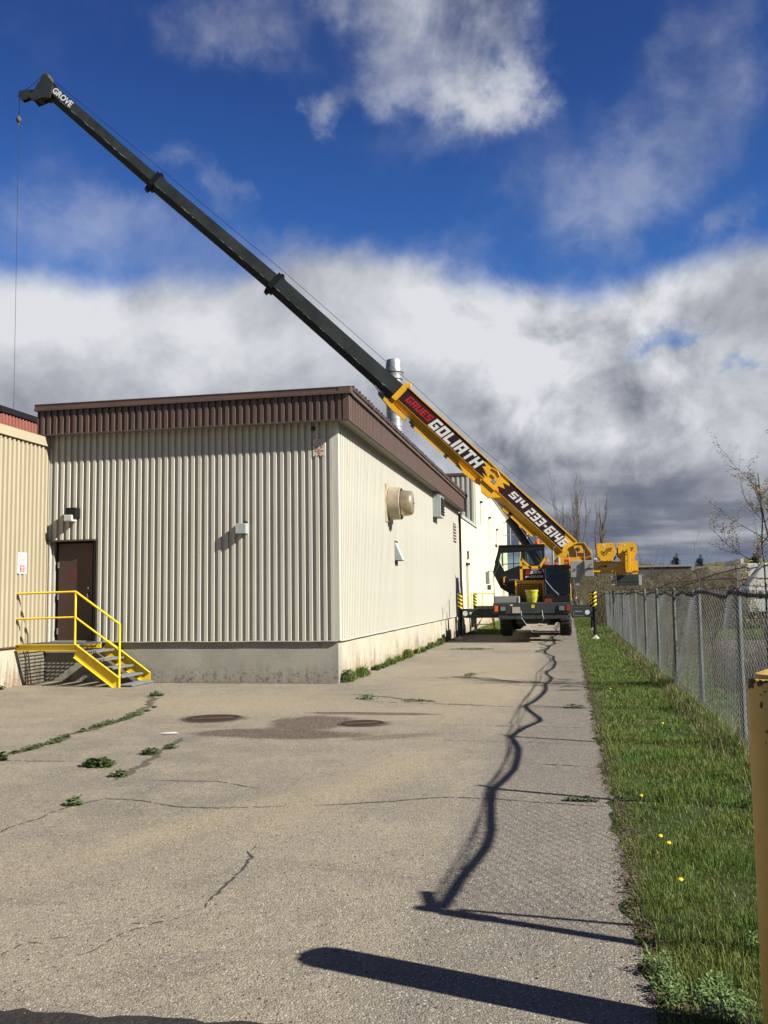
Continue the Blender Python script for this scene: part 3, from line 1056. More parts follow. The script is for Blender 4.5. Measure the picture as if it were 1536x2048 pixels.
# seam and lower louvre on the side wall
mb = MB().box(WX + .05, WX + .058, 35.1, 35.95, 3.66, 4.4)
put('louvre_frame', mb, 'brown', b)
mb = MB()
for i in range(6):
    z = 3.70 + i * .115
    mb.prism([(WX + .058, 35.14, z), (WX + .10, 35.14, z + .01), (WX + .058, 35.14, z + .07)], (0, .76, 0))
put('louvre_slats', mb, 'soffit', b)

# door
d = put('door', MB().box(DX0 + .13, DX1 - .12, FY + .08, FY + .12, SB, DT - .04), 'door', b)
for z_ in (2.30, 1.65, .95):
    put('hinge', MB().box(DX0 + .115, DX0 + .14, FY + .066, FY + .079, z_, z_ + .12), 'galv_dull', d)
put('handle', MB().tube([(DX1 - .20, FY + .08, 1.78), (DX1 - .20, FY + .03, 1.76), (DX1 - .185, FY + .02, 1.68), (DX1 - .205, FY + .03, 1.60), (DX1 - .20, FY + .08, 1.58)], .012)
    .tube([(DX1 - .20, FY + .079, 1.88), (DX1 - .20, FY + .06, 1.88)], .02), 'chrome', d)
put('faded_emblem', ring_mb((-9.93, FY + .0775, 2.19), X_, Z_, .115, .15).add(*(lambda q: (q.v, q.f))(ring_mb((-9.93, FY + .0775, 2.19), X_, Z_, 0.02, .075, 8))), 'door_red', d)
put('door_frame', MB().box(DX0 - .02, DX0 + .0, FY - .06, FY + .12, SB, DT).box(DX0, DX0 + .05, FY + .03, FY + .12, SB, DT), 'soffit', b)
put('door_frame', MB().box(DX1 - .03, DX1 - .001, FY - .05, FY + .12, SB, DT - .0), 'black', b, label='black right jamb of the brown door')
put('door_gap', MB().box(DX0 + .05, DX1 - .03, FY + .125, FY + .13, SB, DT - .001), 'dark', b)
put('door_head', MB().box(DX0 - .06, DX1 + .02, FY - .09, FY + .12, DT, DT + .03), 'brown', b)

# tan building on the left, its wall faces the driveway
TX = -10.5
t = thing('tan_building', (-14, 10, 0), 'tan ribbed metal building at the left edge beside the yellow stairs', 'building')
put('foundation', MB().box(TX - .3, TX + .002, 2, FY - .03, -.05, .76), 'foundation_side', t)
put('wall_core', MB().box(-14.5, TX - .05, 2, FY - .03, 0, 4.9), 'siding_tan', t)
siding(t, 'siding_panel', (TX + .0, 17.02 - PW * 12), (0, 1), PW * 12, .77, 4.84, 'siding_tan', rw=.42)
put('cap_trim', MB().box(TX - .6, TX + .075, 2, 17.03, 4.85, 4.985).box(TX + .02, TX + .085, 2, 17.03, 4.80, 4.85), 'siding_tan', t)
put('corner_trim', MB().box(TX + .0, TX + .05, 17.03, 17.055, .77, 4.9), 'siding_tan', t)
put('base_flashing', MB().box(TX + .003, TX + .06, 2, 17.03, .745, .77), 'brown', t)
put('roof', MB().box(-14.5, TX - .601, 2, 17.0, 4.90, 4.94), 'farroof', t)
# red building behind
t = thing('red_building', (-17, 25, 0), 'red ribbed wall with a black roof edge behind the tan building', 'building')
siding(t, 'siding_panel', (-14.0, 20.55), (0, 1), PW * 10, 3.5, 6.42, 'siding_red', depth=.03)
put('wall_core', MB().box(-20, -14.05, 20.5, 30, 0, 6.42), 'siding_red', t)
put('roof_edge', MB().box(-20, -13.93, 20.45, 30, 6.43, 6.58), 'black', t)

# big cream building behind
t = thing('cream_building', (-10, 60, 0), 'tall cream painted building beyond the pale ribbed one, behind the crane', 'building')
put('lower_wall', MB().box(-12, WX, 38.3, 45.0, 0, 4.86), 'cream', t)
put('wall', MB().box(-16, WX - .001, 45.02, 68, 0, 7.50), 'cream', t)
put('foundation', MB().box(WX, WX + .02, 38.3, 68, -.05, .62), 'foundation_side', t)
siding(t, 'siding_panel', (-12.1, 45.0), (1, 0), 7.72, 4.90, 7.48, 'siding', pitch=.24, depth=.07, nr=4)
put('roof_cap', MB().box(-16.1, WX + .08, 44.9, 68.1, 7.505, 7.64), 'brown', t)
put('flashing', MB().box(-12, WX + .06, 38.25, 44.93, 4.865, 5.0), 'greybox', t)
dr = put('doorway', MB().box(WX + .002, WX + .012, 39.75, 40.75, 1.05, 3.0), 'fan', t)
put('lintel', MB().box(WX + .002, WX + .09, 39.7, 40.8, 2.93, 3.02), 'dark', t)
put('vent', MB().box(WX + .002, WX + .06, 40.3, 40.75, 3.2, 3.55), 'brown', t)
for i, (y, z) in enumerate(((46.9, 6.3), (52, 5.9), (57.5, 5.6))):
    put('wall_bracket', MB().box(WX, WX + .15, y, y + .15, z, z + .12).tube([(WX + .03, y + .07, z), (WX + .03, y + .07, z - 1.1)], .015, 5), 'crane_grey', t)
put('ladder', MB().tube([(WX + .5, 64, 4.6), (WX + .5, 64, 7.4)], .04, 6).tube([(WX + 1.1, 64, 4.6), (WX + 1.1, 64, 7.4)], .04, 6)
    .tube([(WX, 64, 7.4), (WX + 1.1, 64, 7.4)], .03, 5).tube([(WX, 64, 6.6), (WX + 1.1, 64, 6.6)], .03, 5).tube([(WX, 64, 5.7), (WX + 1.1, 64, 5.7)], .03, 5).tube([(WX, 64, 4.7), (WX + 1.1, 64, 4.7)], .03, 5), 'galv_dull', t)

# roof stack
t = thing('roof_stack', (-7.44, 40, 5.6), 'tall galvanised vent stack rising from the ribbed roof behind the boom', 'vent stack')
put('pipe', MB().lathe((-7.44, 40, 4.8), Z_, [(0, .355), (6.7, .355)], 28, False), 'galv', t, smooth=True)
mb = MB()
for i in range(18):
    z = 5.0 + i * .32
    mb.lathe((-7.44, 40, z), Z_, [(0, .357), (.014, .368), (.028, .357)], 28, False)
put('pipe_seam', mb, 'galv', t)
put('cap', MB().lathe((-7.44, 40, 11.35), Z_, [(0, .36), (.0, .41), (.28, .43), (.30, .40), (.86, .335), (.90, .32), (.88, .28), (.4, .28)], 28, False), 'galv', t, smooth=True)
put('band', MB().lathe((-7.44, 40, 11.62), Z_, [(0, .435), (.03, .45), (.06, .435)], 28, False), 'brown_dark', t)

# exhaust fan on the side wall
t = thing('exhaust_fan', (WX, 22.1, 3.9), 'round weathered exhaust fan with a domed motor cover high on the side wall', 'fan')
put('mounting_plate', MB().bbox(WX + .05, WX + .075, 21.62, 22.58, 3.43, 4.37, .008), 'fan', t)
put('shroud', MB().lathe((WX + .07, 22.1, 3.9), X_, [(0, .37), (.02, .40), (.30, .40), (.31, .385), (.05, .37)], 40, False), 'fan', t, smooth=True)
put('inner_throat', MB().lathe((WX + .08, 22.1, 3.9), X_, [(0, .37), (.34, .25)], 32, True), 'dark', t)
put('motor_cover', MB().lathe((WX + .36, 22.1, 3.9), X_, [(-.02, .325), (0, .335), (.24, .30), (.29, .27), (.31, .16), (.315, .02)], 36, True), 'fandome', t, smooth=True)
put('hub_bolt', MB().lathe((WX + .67, 22.1, 3.9), X_, [(0, .02), (.03, .02)], 8), 'galv', t)
mb = MB()
for kx in range(16):
    a = kx * math.pi / 8
    mb.lathe((WX + .385, 22.1 + .333 * math.cos(a), 3.9 + .333 * math.sin(a)), Vector((0, math.cos(a), math.sin(a))), [(0, .013), (.012, .010)], 6)
put('rivet', mb, 'brown_dark', t)

t = thing('louvre_box', (WX, 30.0, 4.2), 'pale grey vent box with a dark louvre tucked under the brown fascia', 'vent')
put('housing', MB().prism([(WX + .05, 29.65, 4.2), (WX + .31, 29.65, 4.2), (WX + .31, 29.65, 4.90), (WX + .2, 29.65, 4.99), (WX + .05, 29.65, 4.99)], (0, .95, 0)), 'greybox', t)
put('opening', MB().box(WX + .311, WX + .322, 29.75, 30.5, 4.27, 4.86), 'dark', t)
mb = MB()
for i in range(6):
    z = 4.29 + i * .095
    mb.prism([(WX + .322, 29.75, z), (WX + .36, 29.75, z + .004), (WX + .322, 29.75, z + .05)], (0, .75, 0))
put('slat', mb, 'crane_grey', t)

t = thing('wedge_hood', (WX, 22.95, 2.5), 'small grey wedge-shaped vent hood on the side wall below the round fan', 'vent hood')
put('hood', MB().prism([(WX + .05, 22.80, 2.53), (WX + .25, 22.80, 2.53), (WX + .05, 22.80, 3.0)], (0, .38, 0)), 'greybox', t)
put('flange', MB().box(WX + .05, WX + .056, 22.77, 23.21, 2.45, 3.03), 'crane_grey', t)
put('underside', MB().box(WX + .07, WX + .23, 22.82, 23.15, 2.52, 2.529), 'dark', t)

# wall lamps, camera, signs
t = thing('door_lamp', (-9.87, FY, 3.2), 'black wall lamp with a square pale lens above the brown door', 'wall lamp')
put('back_box', MB().bbox(-9.96, -9.74, FY - .25, FY - .03, 3.30, 3.51, .01), 'black', t)
put('lens', MB().bbox(-9.97, -9.79, FY - .30, FY - .08, 3.23, 3.36, .015), 'lens', t)
t = thing('wall_lamp', (-6.24, FY, 2.88), 'small square grey wall light box in the middle of the ribbed front wall', 'wall lamp')
put('housing', MB().bbox(-6.35, -6.13, FY - .19, FY - .035, 2.89, 3.09, .008), 'greybox', t)
put('mount', MB().box(-6.20, -6.14, FY - .11, FY - .036, 3.091, 3.13), 'black', t)
t = thing('security_camera', (-4.78, FY, 4.85), 'little round camera under the soffit above the fire connection sign', 'camera')
put('ring_mount', MB().lathe((-4.79, FY - .035, 4.91), Vector((0, -1, 0)), [(0, .045), (.03, .045), (.05, .03)], 16), 'crane_grey', t)
put('lens', MB().lathe((-4.79, FY - .085, 4.91), Vector((-.2, -1, -.2)), [(0, .022), (.05, .022)], 12), 'black', t)
put('cable', MB().tube([(-4.76, FY - .04, 4.86), (-4.75, FY - .045, 4.82), (-4.745, FY - .04, 4.80)], .006, 6), 'lens', t)

t = thing('fire_connection_sign', (-4.675, FY, 4.35), 'cream sign with a red ring and red arrow high near the building corner', 'sign')
put('plate', MB().box(-4.80, -4.552, FY - .058, FY - .052, 4.365, 4.70), 'sign', t)
SY = FY - .0605
put('ring', ring_mb((-4.676, SY, 4.585), X_, Z_, .078, .090), 'sign_red', t)
put('pictogram', MB().prism([(-4.725, SY, 4.55), (-4.715, SY, 4.545), (-4.675, SY, 4.635), (-4.68, SY, 4.64)], (0, -.0008, 0)).prism([(-4.627, SY, 4.55), (-4.637, SY, 4.545), (-4.672, SY, 4.635), (-4.667, SY, 4.64)], (0, -.0008, 0))
    .box(-4.735, -4.710, SY - .0008, SY, 4.535, 4.549).box(-4.642, -4.617, SY - .0008, SY, 4.535, 4.549), 'black', t)
put('lettering', text_mb('SIAMOISE', .044, (-4.676, SY, 4.465), X_, Z_, .0012), 'sign_red', t)
put('arrow', MB().add([(-4.725, SY, 4.437), (-4.628, SY, 4.437), (-4.676, SY, 4.400)], [(0, 2, 1)]), 'sign_red', t)
put('lower_marks', MB().box(-4.755, -4.735, SY - .001, SY, 4.375, 4.388).box(-4.70, -4.655, SY - .001, SY, 4.375, 4.388).box(-4.62, -4.60, SY - .001, SY, 4.375, 4.388), 'black', t)

t = thing('no_smoking_sign', (TX, 16.17, 2.16), 'white no smoking sign with a red text block on the tan wall', 'sign')
SX = TX + .0475
put('plate', MB().box(TX + .036, TX + .046, 16.02, 16.32, 2.17, 2.58), 'sign2', t)
put('ring', ring_mb((SX, 16.17, 2.46), Y_, Z_, .068, .080), 'sign_red', t)
put('slash', MB().prism([(SX, 16.115, 2.505), (SX, 16.123, 2.513), (SX, 16.225, 2.415), (SX, 16.217, 2.407)], (.0008, 0, 0)), 'sign_red', t)
put('cigarette', MB().box(SX, SX + .0006, 16.12, 16.21, 2.448, 2.458).box(SX, SX + .0006, 16.19, 16.2, 2.462, 2.49), 'black', t)
put('text_block', MB().box(SX - .0005, SX, 16.09, 16.25, 2.205, 2.335), 'sign_red', t)
put('text_lines', MB().box(SX, SX + .0006, 16.12, 16.22, 2.312, 2.320).box(SX, SX + .0006, 16.11, 16.23, 2.285, 2.297).box(SX, SX + .0006, 16.13, 16.21, 2.262, 2.270).box(SX, SX + .0006, 16.115, 16.225, 2.236, 2.246).box(SX, SX + .0006, 16.14, 16.20, 2.216, 2.224), 'sign2', t)

# ================================================================== YELLOW STAIR
LY0, LY1 = 16.10, 17.0
t = thing('yellow_stair', (-9.4, 16.5, 0), 'yellow steel landing and steps with open grey treads below the brown door', 'stairs')
put('landing_frame', MB().box(-10.6, -9.16, LY0 - .03, LY0 - .02, .68, .80).box(-10.6, -9.16, LY0 - .08, LY0 - .031, .68, .69).box(-10.6, -9.16, LY0 - .08, LY0 - .031, .79, .80)
    .box(-10.6, -9.2, LY1 - .02, LY1, .68, .80).box(-10.62, -10.6, LY0 - .08, LY1, .68, .80), 'yellow', t)
mb = MB()
for i in range(30):
    y = LY0 + .0 + i * .0325
    mb.box(-10.598, -9.20, y, y + .006, .772, .802)
for i in range(14):
    x = -10.55 + i * .1
    mb.box(x, x + .005, LY0 + .006, LY1 - .021, .776, .797)
put('landing_grating', mb, 'grating', t)
for yy, nm in ((LY0 - .05, 0), (LY1, 1)):
    x0s, x1s = -9.22, -8.29
    mb = MB()
    # channel: web and two flanges following the slope
    if nm == 0:
        A, B_ = Vector((x0s, yy, .80)), Vector((x1s, yy, .12))
        web = [(x0s - .0, yy, .80), (x0s + .02, yy, .80), (x1s, yy, .17), (x1s, yy, 0), (x1s - .14, yy, 0), (x0s - .02, yy, .56), (x0s - .02, yy, .80)]
    else:
        web = [(x0s + .15, yy, .82), (x0s + .19, yy, .82), (x1s + .15, yy, .20), (x1s + .15, yy, .02), (x1s + .0, yy, .02), (x0s + .0, yy, .58), (x0s + .0, yy, .82)]
    mb.prism(web[:-1], (0, .008, 0))
    top0, top1 = Vector(web[1]), Vector(web[2])
    lo0, lo1 = Vector(web[5]), Vector(web[4])
    mb.beam(top0 + Vector((0, -.02, 0)), top1 + Vector((0, -.02, 0)), .05, .009)
    mb.beam(lo0 + Vector((0, -.02, 0)), lo1 + Vector((0, -.02, 0)), .05, .009)
    put('stringer', mb, 'yellow', t)
for i in range(5):
    z = .67 - i * .155
    x = -9.02 + i * .205
    mb = MB().box(x - .13, x + .12, LY0, LY1 - .02, z - .03, z - .026)
    mb.box(x + .10, x + .125, LY0 - .0, LY1 - .02, z - .036, z)
    for q in range(7):
        xx = x - .13 + q * .034
        mb.box(xx, xx + .008, LY0, LY1 - .02, z - .025, z)
    put('tread', mb, 'grating', t)
PX = (-10.52, -9.235, -8.315)
yy = LY0 - .045
RR = .021
put('railing_post', MB().tube([(PX[0], yy, .69), (PX[0], yy, 1.78)], RR, 10), 'yellow', t, smooth=True)
put('railing_post', MB().tube([(PX[1], yy, .69), (PX[1], yy, 1.80)], RR, 10), 'yellow', t, smooth=True)
put('railing_post', MB().tube([(PX[2], yy, .0), (PX[2], yy, 1.17)], RR, 10), 'yellow', t, smooth=True)
put('handrail', MB().tube([(PX[0] - .01, yy, 1.775), (PX[1], yy, 1.80), (PX[2] + .01, yy, 1.165)], RR, 10), 'yellow', t, smooth=True)
put('mid_rail', MB().tube([(PX[0], yy, 1.29), (PX[1], yy, 1.315), (PX[2], yy, .69)], RR * .9, 10), 'yellow', t, smooth=True)

# far yellow platform behind the crane
t = thing('far_platform', (-3.8, 41.5, 0), 'yellow railed platform and steps on the cream wall behind the crane', 'platform')
mb = MB()
for z in (1.66, 1.12):
    mb.tube([(-4.30, 41, z), (-3.25, 41, z)], .022, 8)
for x in (-4.25, -3.75, -3.25):
    mb.tube([(x, 41, .95), (x, 41, 1.66)], .022, 8)
put('railing', mb, 'yellow', t)
put('deck', MB().box(-4.3, -3.22, 41, 42.4, .9, .96), 'grating', t)
put('leg_frame', MB().beam((-3.28, 41.0, 0), (-3.28, 41.0, .9), .05, .05).beam((-3.20, 41.0, 0), (-3.45, 41.0, .9), .05, .05).beam((-4.2, 41.2, .62), (-3.25, 41.2, .62), .04, .04)
    .beam((-4.2, 41.2, .3), (-3.25, 41.2, .3), .04, .04).beam((-4.1, 41, .1), (-3.6, 41, .9), .05, .05), 'yellow', t)

# ================================================================== FENCE
zz = [(2.0, 1.60), (4.3, 1.69), (6.5, 1.72), (7.25, 1.70), (7.7, 1.73), (8.2, 1.78), (9.3, 1.75), (10.1, 1.68), (10.9, 1.77), (11.6, 1.88), (13.1, 1.71), (15.0, 1.87), (17, 1.95), (18.4, 1.86),
      (20.0, 1.93), (22.2, 1.99), (24.2, 1.82), (26.1, 1.60), (28.5, 1.74), (31, 1.85), (34, 1.70), (38, 1.84), (43, 1.70), (50, 1.8), (60, 1.7), (80, 1.7)]
zyy = np.array([a for a, _ in zz])
zxx = np.array([c for _, c in zz])


def fx_top(y):
    return float(np.interp(y, zyy, zxx))


POSTS = [4.19, 7.27] + [10.15 + 3.02 * i for i in range(17)]


def fz_top(y):
    # sags between posts
    d = min(abs(y - p) for p in POSTS)
    return 1.64 - .055 * min(1, d / 1.3) + .012 * math.sin(y * 3.1)


fence = thing('chain_link_fence', (1.72, 20, 0), 'long chain link fence with a sagging dark top edge and barbed wire arms', 'fence')
for i, y in enumerate(POSTS):
    r = .038 if i == 0 else .03
    zt = 1.74 if i == 0 else 1.66 + random.uniform(-.01, .015)
    lean = random.uniform(-.01, .02)
    put('post', MB().tube([(1.735, y, -.05), (1.735 - lean, y, zt)], r, 10).lathe((1.735 - lean, y, zt - .01), Z_, [(0, r + .006), (.03, r + .004), (.05, r * .4)], 10), 'post', fence, smooth=True)
    if i == 0:
        put('barb_arm', MB().beam((1.735, y, zt - .03), (1.95, y + .20, 1.91), .03, .045), 'galv_dull', fence)
    if i in (1, 2):
        dx_ = .26
        mb = MB().prism([(1.735, y - .012, zt - .02), (1.79, y - .03, zt - .04), (1.735 + dx_ + .02, y - .01, zt + .27), (1.735 + dx_, y - .01, zt + .30)], (0, .03, 0))
        put('barb_arm', mb, 'galv_dull', fence)
# diagonal brace at the gate end
put('brace', MB().tube([(1.72, 4.26, 1.6), (1.72, 4.72, .0)], .016, 8), 'galv_dull', fence)
put('end_strap', MB().box(1.69, 1.78, 4.15, 4.23, 1.50, 1.66), 'barb', fence)
# top edge: rail with the mesh curled round it
pts, yv = [], 4.25
while yv < 58:
    pts.append((fx_top(yv), yv, fz_top(yv)))
    yv += .14 if yv < 20 else .4
put('top_rail', MB().tube(pts, .021, 6), 'barb', fence)
# zig-zag wires
mbv, mbf = [], []


def wires(y0, y1, diag, r):
    half = diag / 2
    V, F = [], []
    n = int((y1 - y0) / diag)
    for i in range(n):
        yc = y0 + i * diag
        k = int(1.66 / half)
        sgn0 = 1 if i % 2 == 0 else 1
        prev = None
        base = len(V)
        cnt = 0
        for j in range(k + 2):
            z = .03 + j * half
            top = fz_top(yc) + random.uniform(.02, .055) if j >= k - 0 else 9
            if z > top:
                z = top
            y = yc + (half if (j + i) % 2 else -half) * 1.03
            f = max(0, min(1, z / 1.62))
            x = 1.70 + (fx_top(yc) - 1.70) * f ** 1.6 - .006 + (.004 if j % 2 else -.004) + .012 * math.sin(yc * 2.3 + z * 3)
            V += [(x - r, y, z), (x + r * .6, y - r, z + r * .3), (x + r * .6, y + r, z - r * .3)]
            cnt += 1
        for j in range(cnt - 1):
            a = base + 3 * j
            for q in range(3):
                q2 = (q + 1) % 3
                F.append((a + q, a + q2, a + 3 + q2, a + 3 + q))
    mbv.append(V)
    mbf.append(F)


wires(4.27, 20, .066, .0021)
wires(20, 34, .085, .0030)
wires(34, 58, .13, .0048)
mb = MB()
for V, F in zip(mbv, mbf):
    mb.add(V, F)
put('wire_mesh', mb, 'wire', fence, kind='stuff')
# dark curled fringe on top
mb = MB()
y = 4.3
while y < 30:
    x0_, z0_ = fx_top(y), fz_top(y)
    for q in range(2):
        a = random.uniform(-1, 1)
        mb.tube([(x0_ + .022 * a, y + random.uniform(-.01, .01), z0_ - .03), (x0_ + .03 * a, y, z0_ + .01), (x0_ + .02 * a, y + random.uniform(-.03, .03), z0_ + random.uniform(.025, .06))], .0026, 3, False)
    y += .035 if y < 16 else .08
put('curled_wire_fringe', mb, 'barb', fence, kind='stuff')
# barbed strands
for s_ in range(3):
    pts = []
    yv = 4.36
    ph = s_ * 1.9
    while yv < 27:
        hi = 1.70 + .10 * s_
        off = .03 + .115 * s_
        k_ = max(0, min(1, (yv - 11) / (11.5 + 1.2 * s_)))
        ztop = hi * (1 - k_) + (1.66 + .015 * s_) * k_
        if yv < 11:
            d_ = min(abs(yv - p) for p in POSTS)
            ztop -= .04 * math.sin(min(1, d_ / 1.5) * math.pi / 2)
        z_ = ztop + .02 * math.sin(yv * .9 + ph)
        x_ = 1.75 + off * (1 - k_) + (fx_top(yv) - 1.75) * k_
        pts.append((x_, yv, z_))
        yv += .2
    mb = MB().tube(pts, .0032 + .0016 * s_, 4, False)
    for (bx, by, bz) in pts[::1]:
        a = random.uniform(0, 3.1)
        mb.tube([(bx - .022 * math.cos(a), by - .006, bz - .022 * math.sin(a)), (bx + .022 * math.cos(a), by + .006, bz + .022 * math.sin(a))], .003, 3, False)
    put('barbed_wire', mb, 'barb', fence)

# ================================================================== BOLLARD
t = thing('bollard', (.765, 3.66, 0), 'thick yellow steel bollard with rusty chipped rim at the right edge', 'bollard')
put('post', MB().lathe((.765, 3.66, -.05), Z_, [(0, .122), (1.355, .122), (1.37, .117), (1.375, .105)], 48, False), 'bollard', t, smooth=True)
put('concrete_cap', MB().lathe((.765, 3.66, 1.315), Z_, [(0, .105), (.025, .09), (.04, .05), (.045, .005)], 32, False), 'bollard', t, smooth=True)
mb = MB()
for kk in range(90):
    a = random.uniform(R(165), R(330))
    zc_ = 1.322 - abs(random.gauss(0, .012)) - (random.random() < .18) * random.uniform(0, .06)
    rr = random.uniform(.002, .010) * (1 if zc_ > 1.29 else .45)
    cpt = Vector((.765 + .1227 * math.cos(a), 3.66 + .1227 * math.sin(a), zc_))
    tu = Vector((-math.sin(a), math.cos(a), 0))
    nn_ = random.randint(5, 8)
    wdt = random.uniform(.6, 2.2)
    mb.add([tuple(cpt + tu * rr * wdt * random.uniform(.5, 1.3) * math.cos(2 * math.pi * q / nn_) + Z_ * rr * random.uniform(.5, 1.3) * math.sin(2 * math.pi * q / nn_)) for q in range(nn_)], [tuple(range(nn_))])
for (a, z_, r_) in ((R(222), 1.235, .009), (R(230), 1.14, .006), (R(227), 1.10, .004), (R(243), 1.26, .006)):
    cpt = Vector((.765 + .1227 * math.cos(a), 3.66 + .1227 * math.sin(a), z_))
    tu = Vector((-math.sin(a), math.cos(a), 0))
    mb.add([tuple(cpt + tu * r_ * math.cos(q) * random.uniform(.4, 1.0) + Z_ * r_ * math.sin(q) * random.uniform(.8, 1.9)) for q in [i * .9 for i in range(7)]], [tuple(range(7))])
put('rust_chips', mb, 'rust', t)
put('rusty_rim', MB().lathe((.765, 3.66, 1.318), Z_, [(0, .117), (.004, .112), (.0045, .104)], 40, False), 'rust', t)

# ================================================================== CRANE
cr_ = thing('mobile_crane', (-1.2, 36.5, 0), 'yellow and grey truck crane on outriggers with its long boom raised over the building', 'crane')


def V3(*a): return Vector(a)


# carrier
put('carrier_frame', MB().box(-2.44, .04, 31.35, 41.6, 1.02, 1.30).box(-1.75, -.65, 31.4, 41.4, .62, 1.02).box(-2.3, -.1, 34.6, 37.2, .70, 1.02), 'crane_grey', cr_)
bump = put('bumper', MB().bbox(-2.50, .085, 31.0, 31.34, .97, 1.335, .02).bbox(-2.33, -.05, 31.03, 31.30, .79, .965, .02), 'crane_grey', cr_)
for x in (-2.17, -.24):
    hb = put('headlight', MB().bbox(x - .13, x + .13, 30.975, 30.999, 1.04, 1.25, .012), 'black', bump)
    put('lens', MB().bbox(x - .09, x + .09, 30.955, 30.974, 1.07, 1.22, .01), 'lamp', hb)
    put('reflector', ring_mb((x - .0, 30.953, 1.145), X_, Z_, .012, .06, 20), 'chrome', hb)
for x in (-2.39, -.03):
    put('marker_lamp', MB().bbox(x - .06, x + .06, 30.975, 30.999, 1.05, 1.24, .01), 'orange' if x < -1 else 'amber', bump)
put('number_plate', MB().box(-1.86, -1.60, 30.985, 30.999, .995, 1.20), 'conc_end', bump)
put('bumper_sticker', MB().box(-1.93, -1.84, 30.992, 30.999, 1.24, 1.28), 'white_print', bump)
stk = put('bumper_sticker', MB().box(-1.23, -1.12, 30.992, 30.999, 1.16, 1.27), 'bucket', bump)
put('tow_chain', MB().tube([(-1.58, 31.0, 1.08), (-1.55, 30.94, .92), (-1.56, 30.94, .84), (-1.32, 30.95, .50), (-1.2, 30.95, .36), (-1.12, 30.95, .36), (-1.0, 30.95, .52), (-.82, 30.94, .82), (-.86, 30.94, .90), (-.88, 31.0, 1.08)], .008, 6), 'galv_dull', cr_)
put('tow_shackle', MB().tube([(-1.02, 30.95, .62), (-.85, 30.95, .60)], .03, 8), 'conc_end', cr_)
put('front_axle', MB().tube([(-1.95, 32.6, .74), (-.3, 32.6, .74)], .11, 12).lathe((-.62, 32.6, .74), Y_, [(-.16, .1), (-.1, .2), (.1, .2), (.16, .1)], 16).box(-1.75, -1.5, 32.2, 33.0, .52, .9).box(-.75, -.5, 32.2, 33.0, .55, .9), 'black', cr_)


def wheel(x, y, z, wd=.40, r=.56):
    side = -1 if x < -1.2 else 1
    ty = put('wheel', MB().lathe((x - wd / 2, y, z), X_, [(0, r * .62), (.0, r * .9), (.05, r * .985), (.09, r), (wd - .09, r), (wd - .05, r * .985), (wd, r * .9), (wd, r * .62)], 36, False), 'rubber', cr_, smooth=True)
    xr = x + side * (wd / 2 - .05)
    put('rim', MB().lathe((xr, y, z), Vector((side, 0, 0)), [(-.10, r * .25), (-.06, r * .45), (0, r * .6), (.045, r * .63), (.05, r * .60)], 28).lathe((xr - side * .1, y, z), Vector((side, 0, 0)), [(0, .12), (.16, .10)], 16), 'greybox2', ty, smooth=True)
    mb = MB()
    for k in range(26):
        a = 2 * math.pi * k / 26
        for ss_ in (-1, 1):
            cx = x + ss_ * wd * .22
            d_ = Vector((0, math.cos(a), math.sin(a)))
            tdir = Vector((0, -math.sin(a), math.cos(a)))
            p = Vector((cx, y, z)) + d_ * (r + .001)
            hw = Vector((wd * .2, 0, 0))
            mb.prism([tuple(p - hw - tdir * .018), tuple(p + hw - tdir * .018), tuple(p + hw + tdir * .03), tuple(p - hw + tdir * .03)], tuple(d_ * .012))
    put('tread_blocks', mb, 'rubber', ty)


for (x, y) in ((-2.16, 32.6), (-.13, 32.6), (-2.14, 38.6), (-.15, 38.6), (-2.14, 40.0), (-.15, 40.0)):
    wheel(x, y, .18 + .56)
put('mudguard', MB().box(-2.44, -1.9, 31.9, 33.3, 1.30, 1.335).box(-2.47, -2.44, 31.35, 33.4, 1.0, 1.30).prism([(-2.43, 33.3, 1.3), (-2.43, 33.6, .8), (-2.43, 33.62, .8), (-2.43, 33.33, 1.3)], (.5, 0, 0)), 'crane_grey', cr_)
put('mudguard', MB().box(.04, .065, 31.35, 33.4, .98, 1.30).prism([(-.4, 33.3, 1.3), (-.4, 33.6, .8), (-.4, 33.62, .8), (-.4, 33.33, 1.3)], (.5, 0, 0)), 'crane_grey', cr_)
put('tread_plate_box', MB().bbox(-2.45, -1.66, 31.12, 31.9, 1.337, 1.565, .012), 'tread', cr_)
put('side_step', MB().box(-1.655, -1.62, 31.1, 31.9, 1.337, 1.55), 'greybox', cr_)
put('mirror_pole', MB().tube([(-2.45, 31.05, 1.30), (-2.455, 31.05, 2.34), (-2.50, 31.05, 2.42), (-2.66, 31.05, 2.40)], .014, 8).tube([(-2.455, 31.05, 2.2), (-2.3, 33.6, 3.1)], .007, 5), 'crane_grey', cr_)
mir = put('mirror', MB().bbox(-2.73, -2.59, 31.02, 31.07, 1.98, 2.40, .02), 'greybox2', cr_)
put('lower_mirror', MB().bbox(-2.68, -2.55, 31.01, 31.06, 1.78, 1.95, .02), 'farwall', mir)

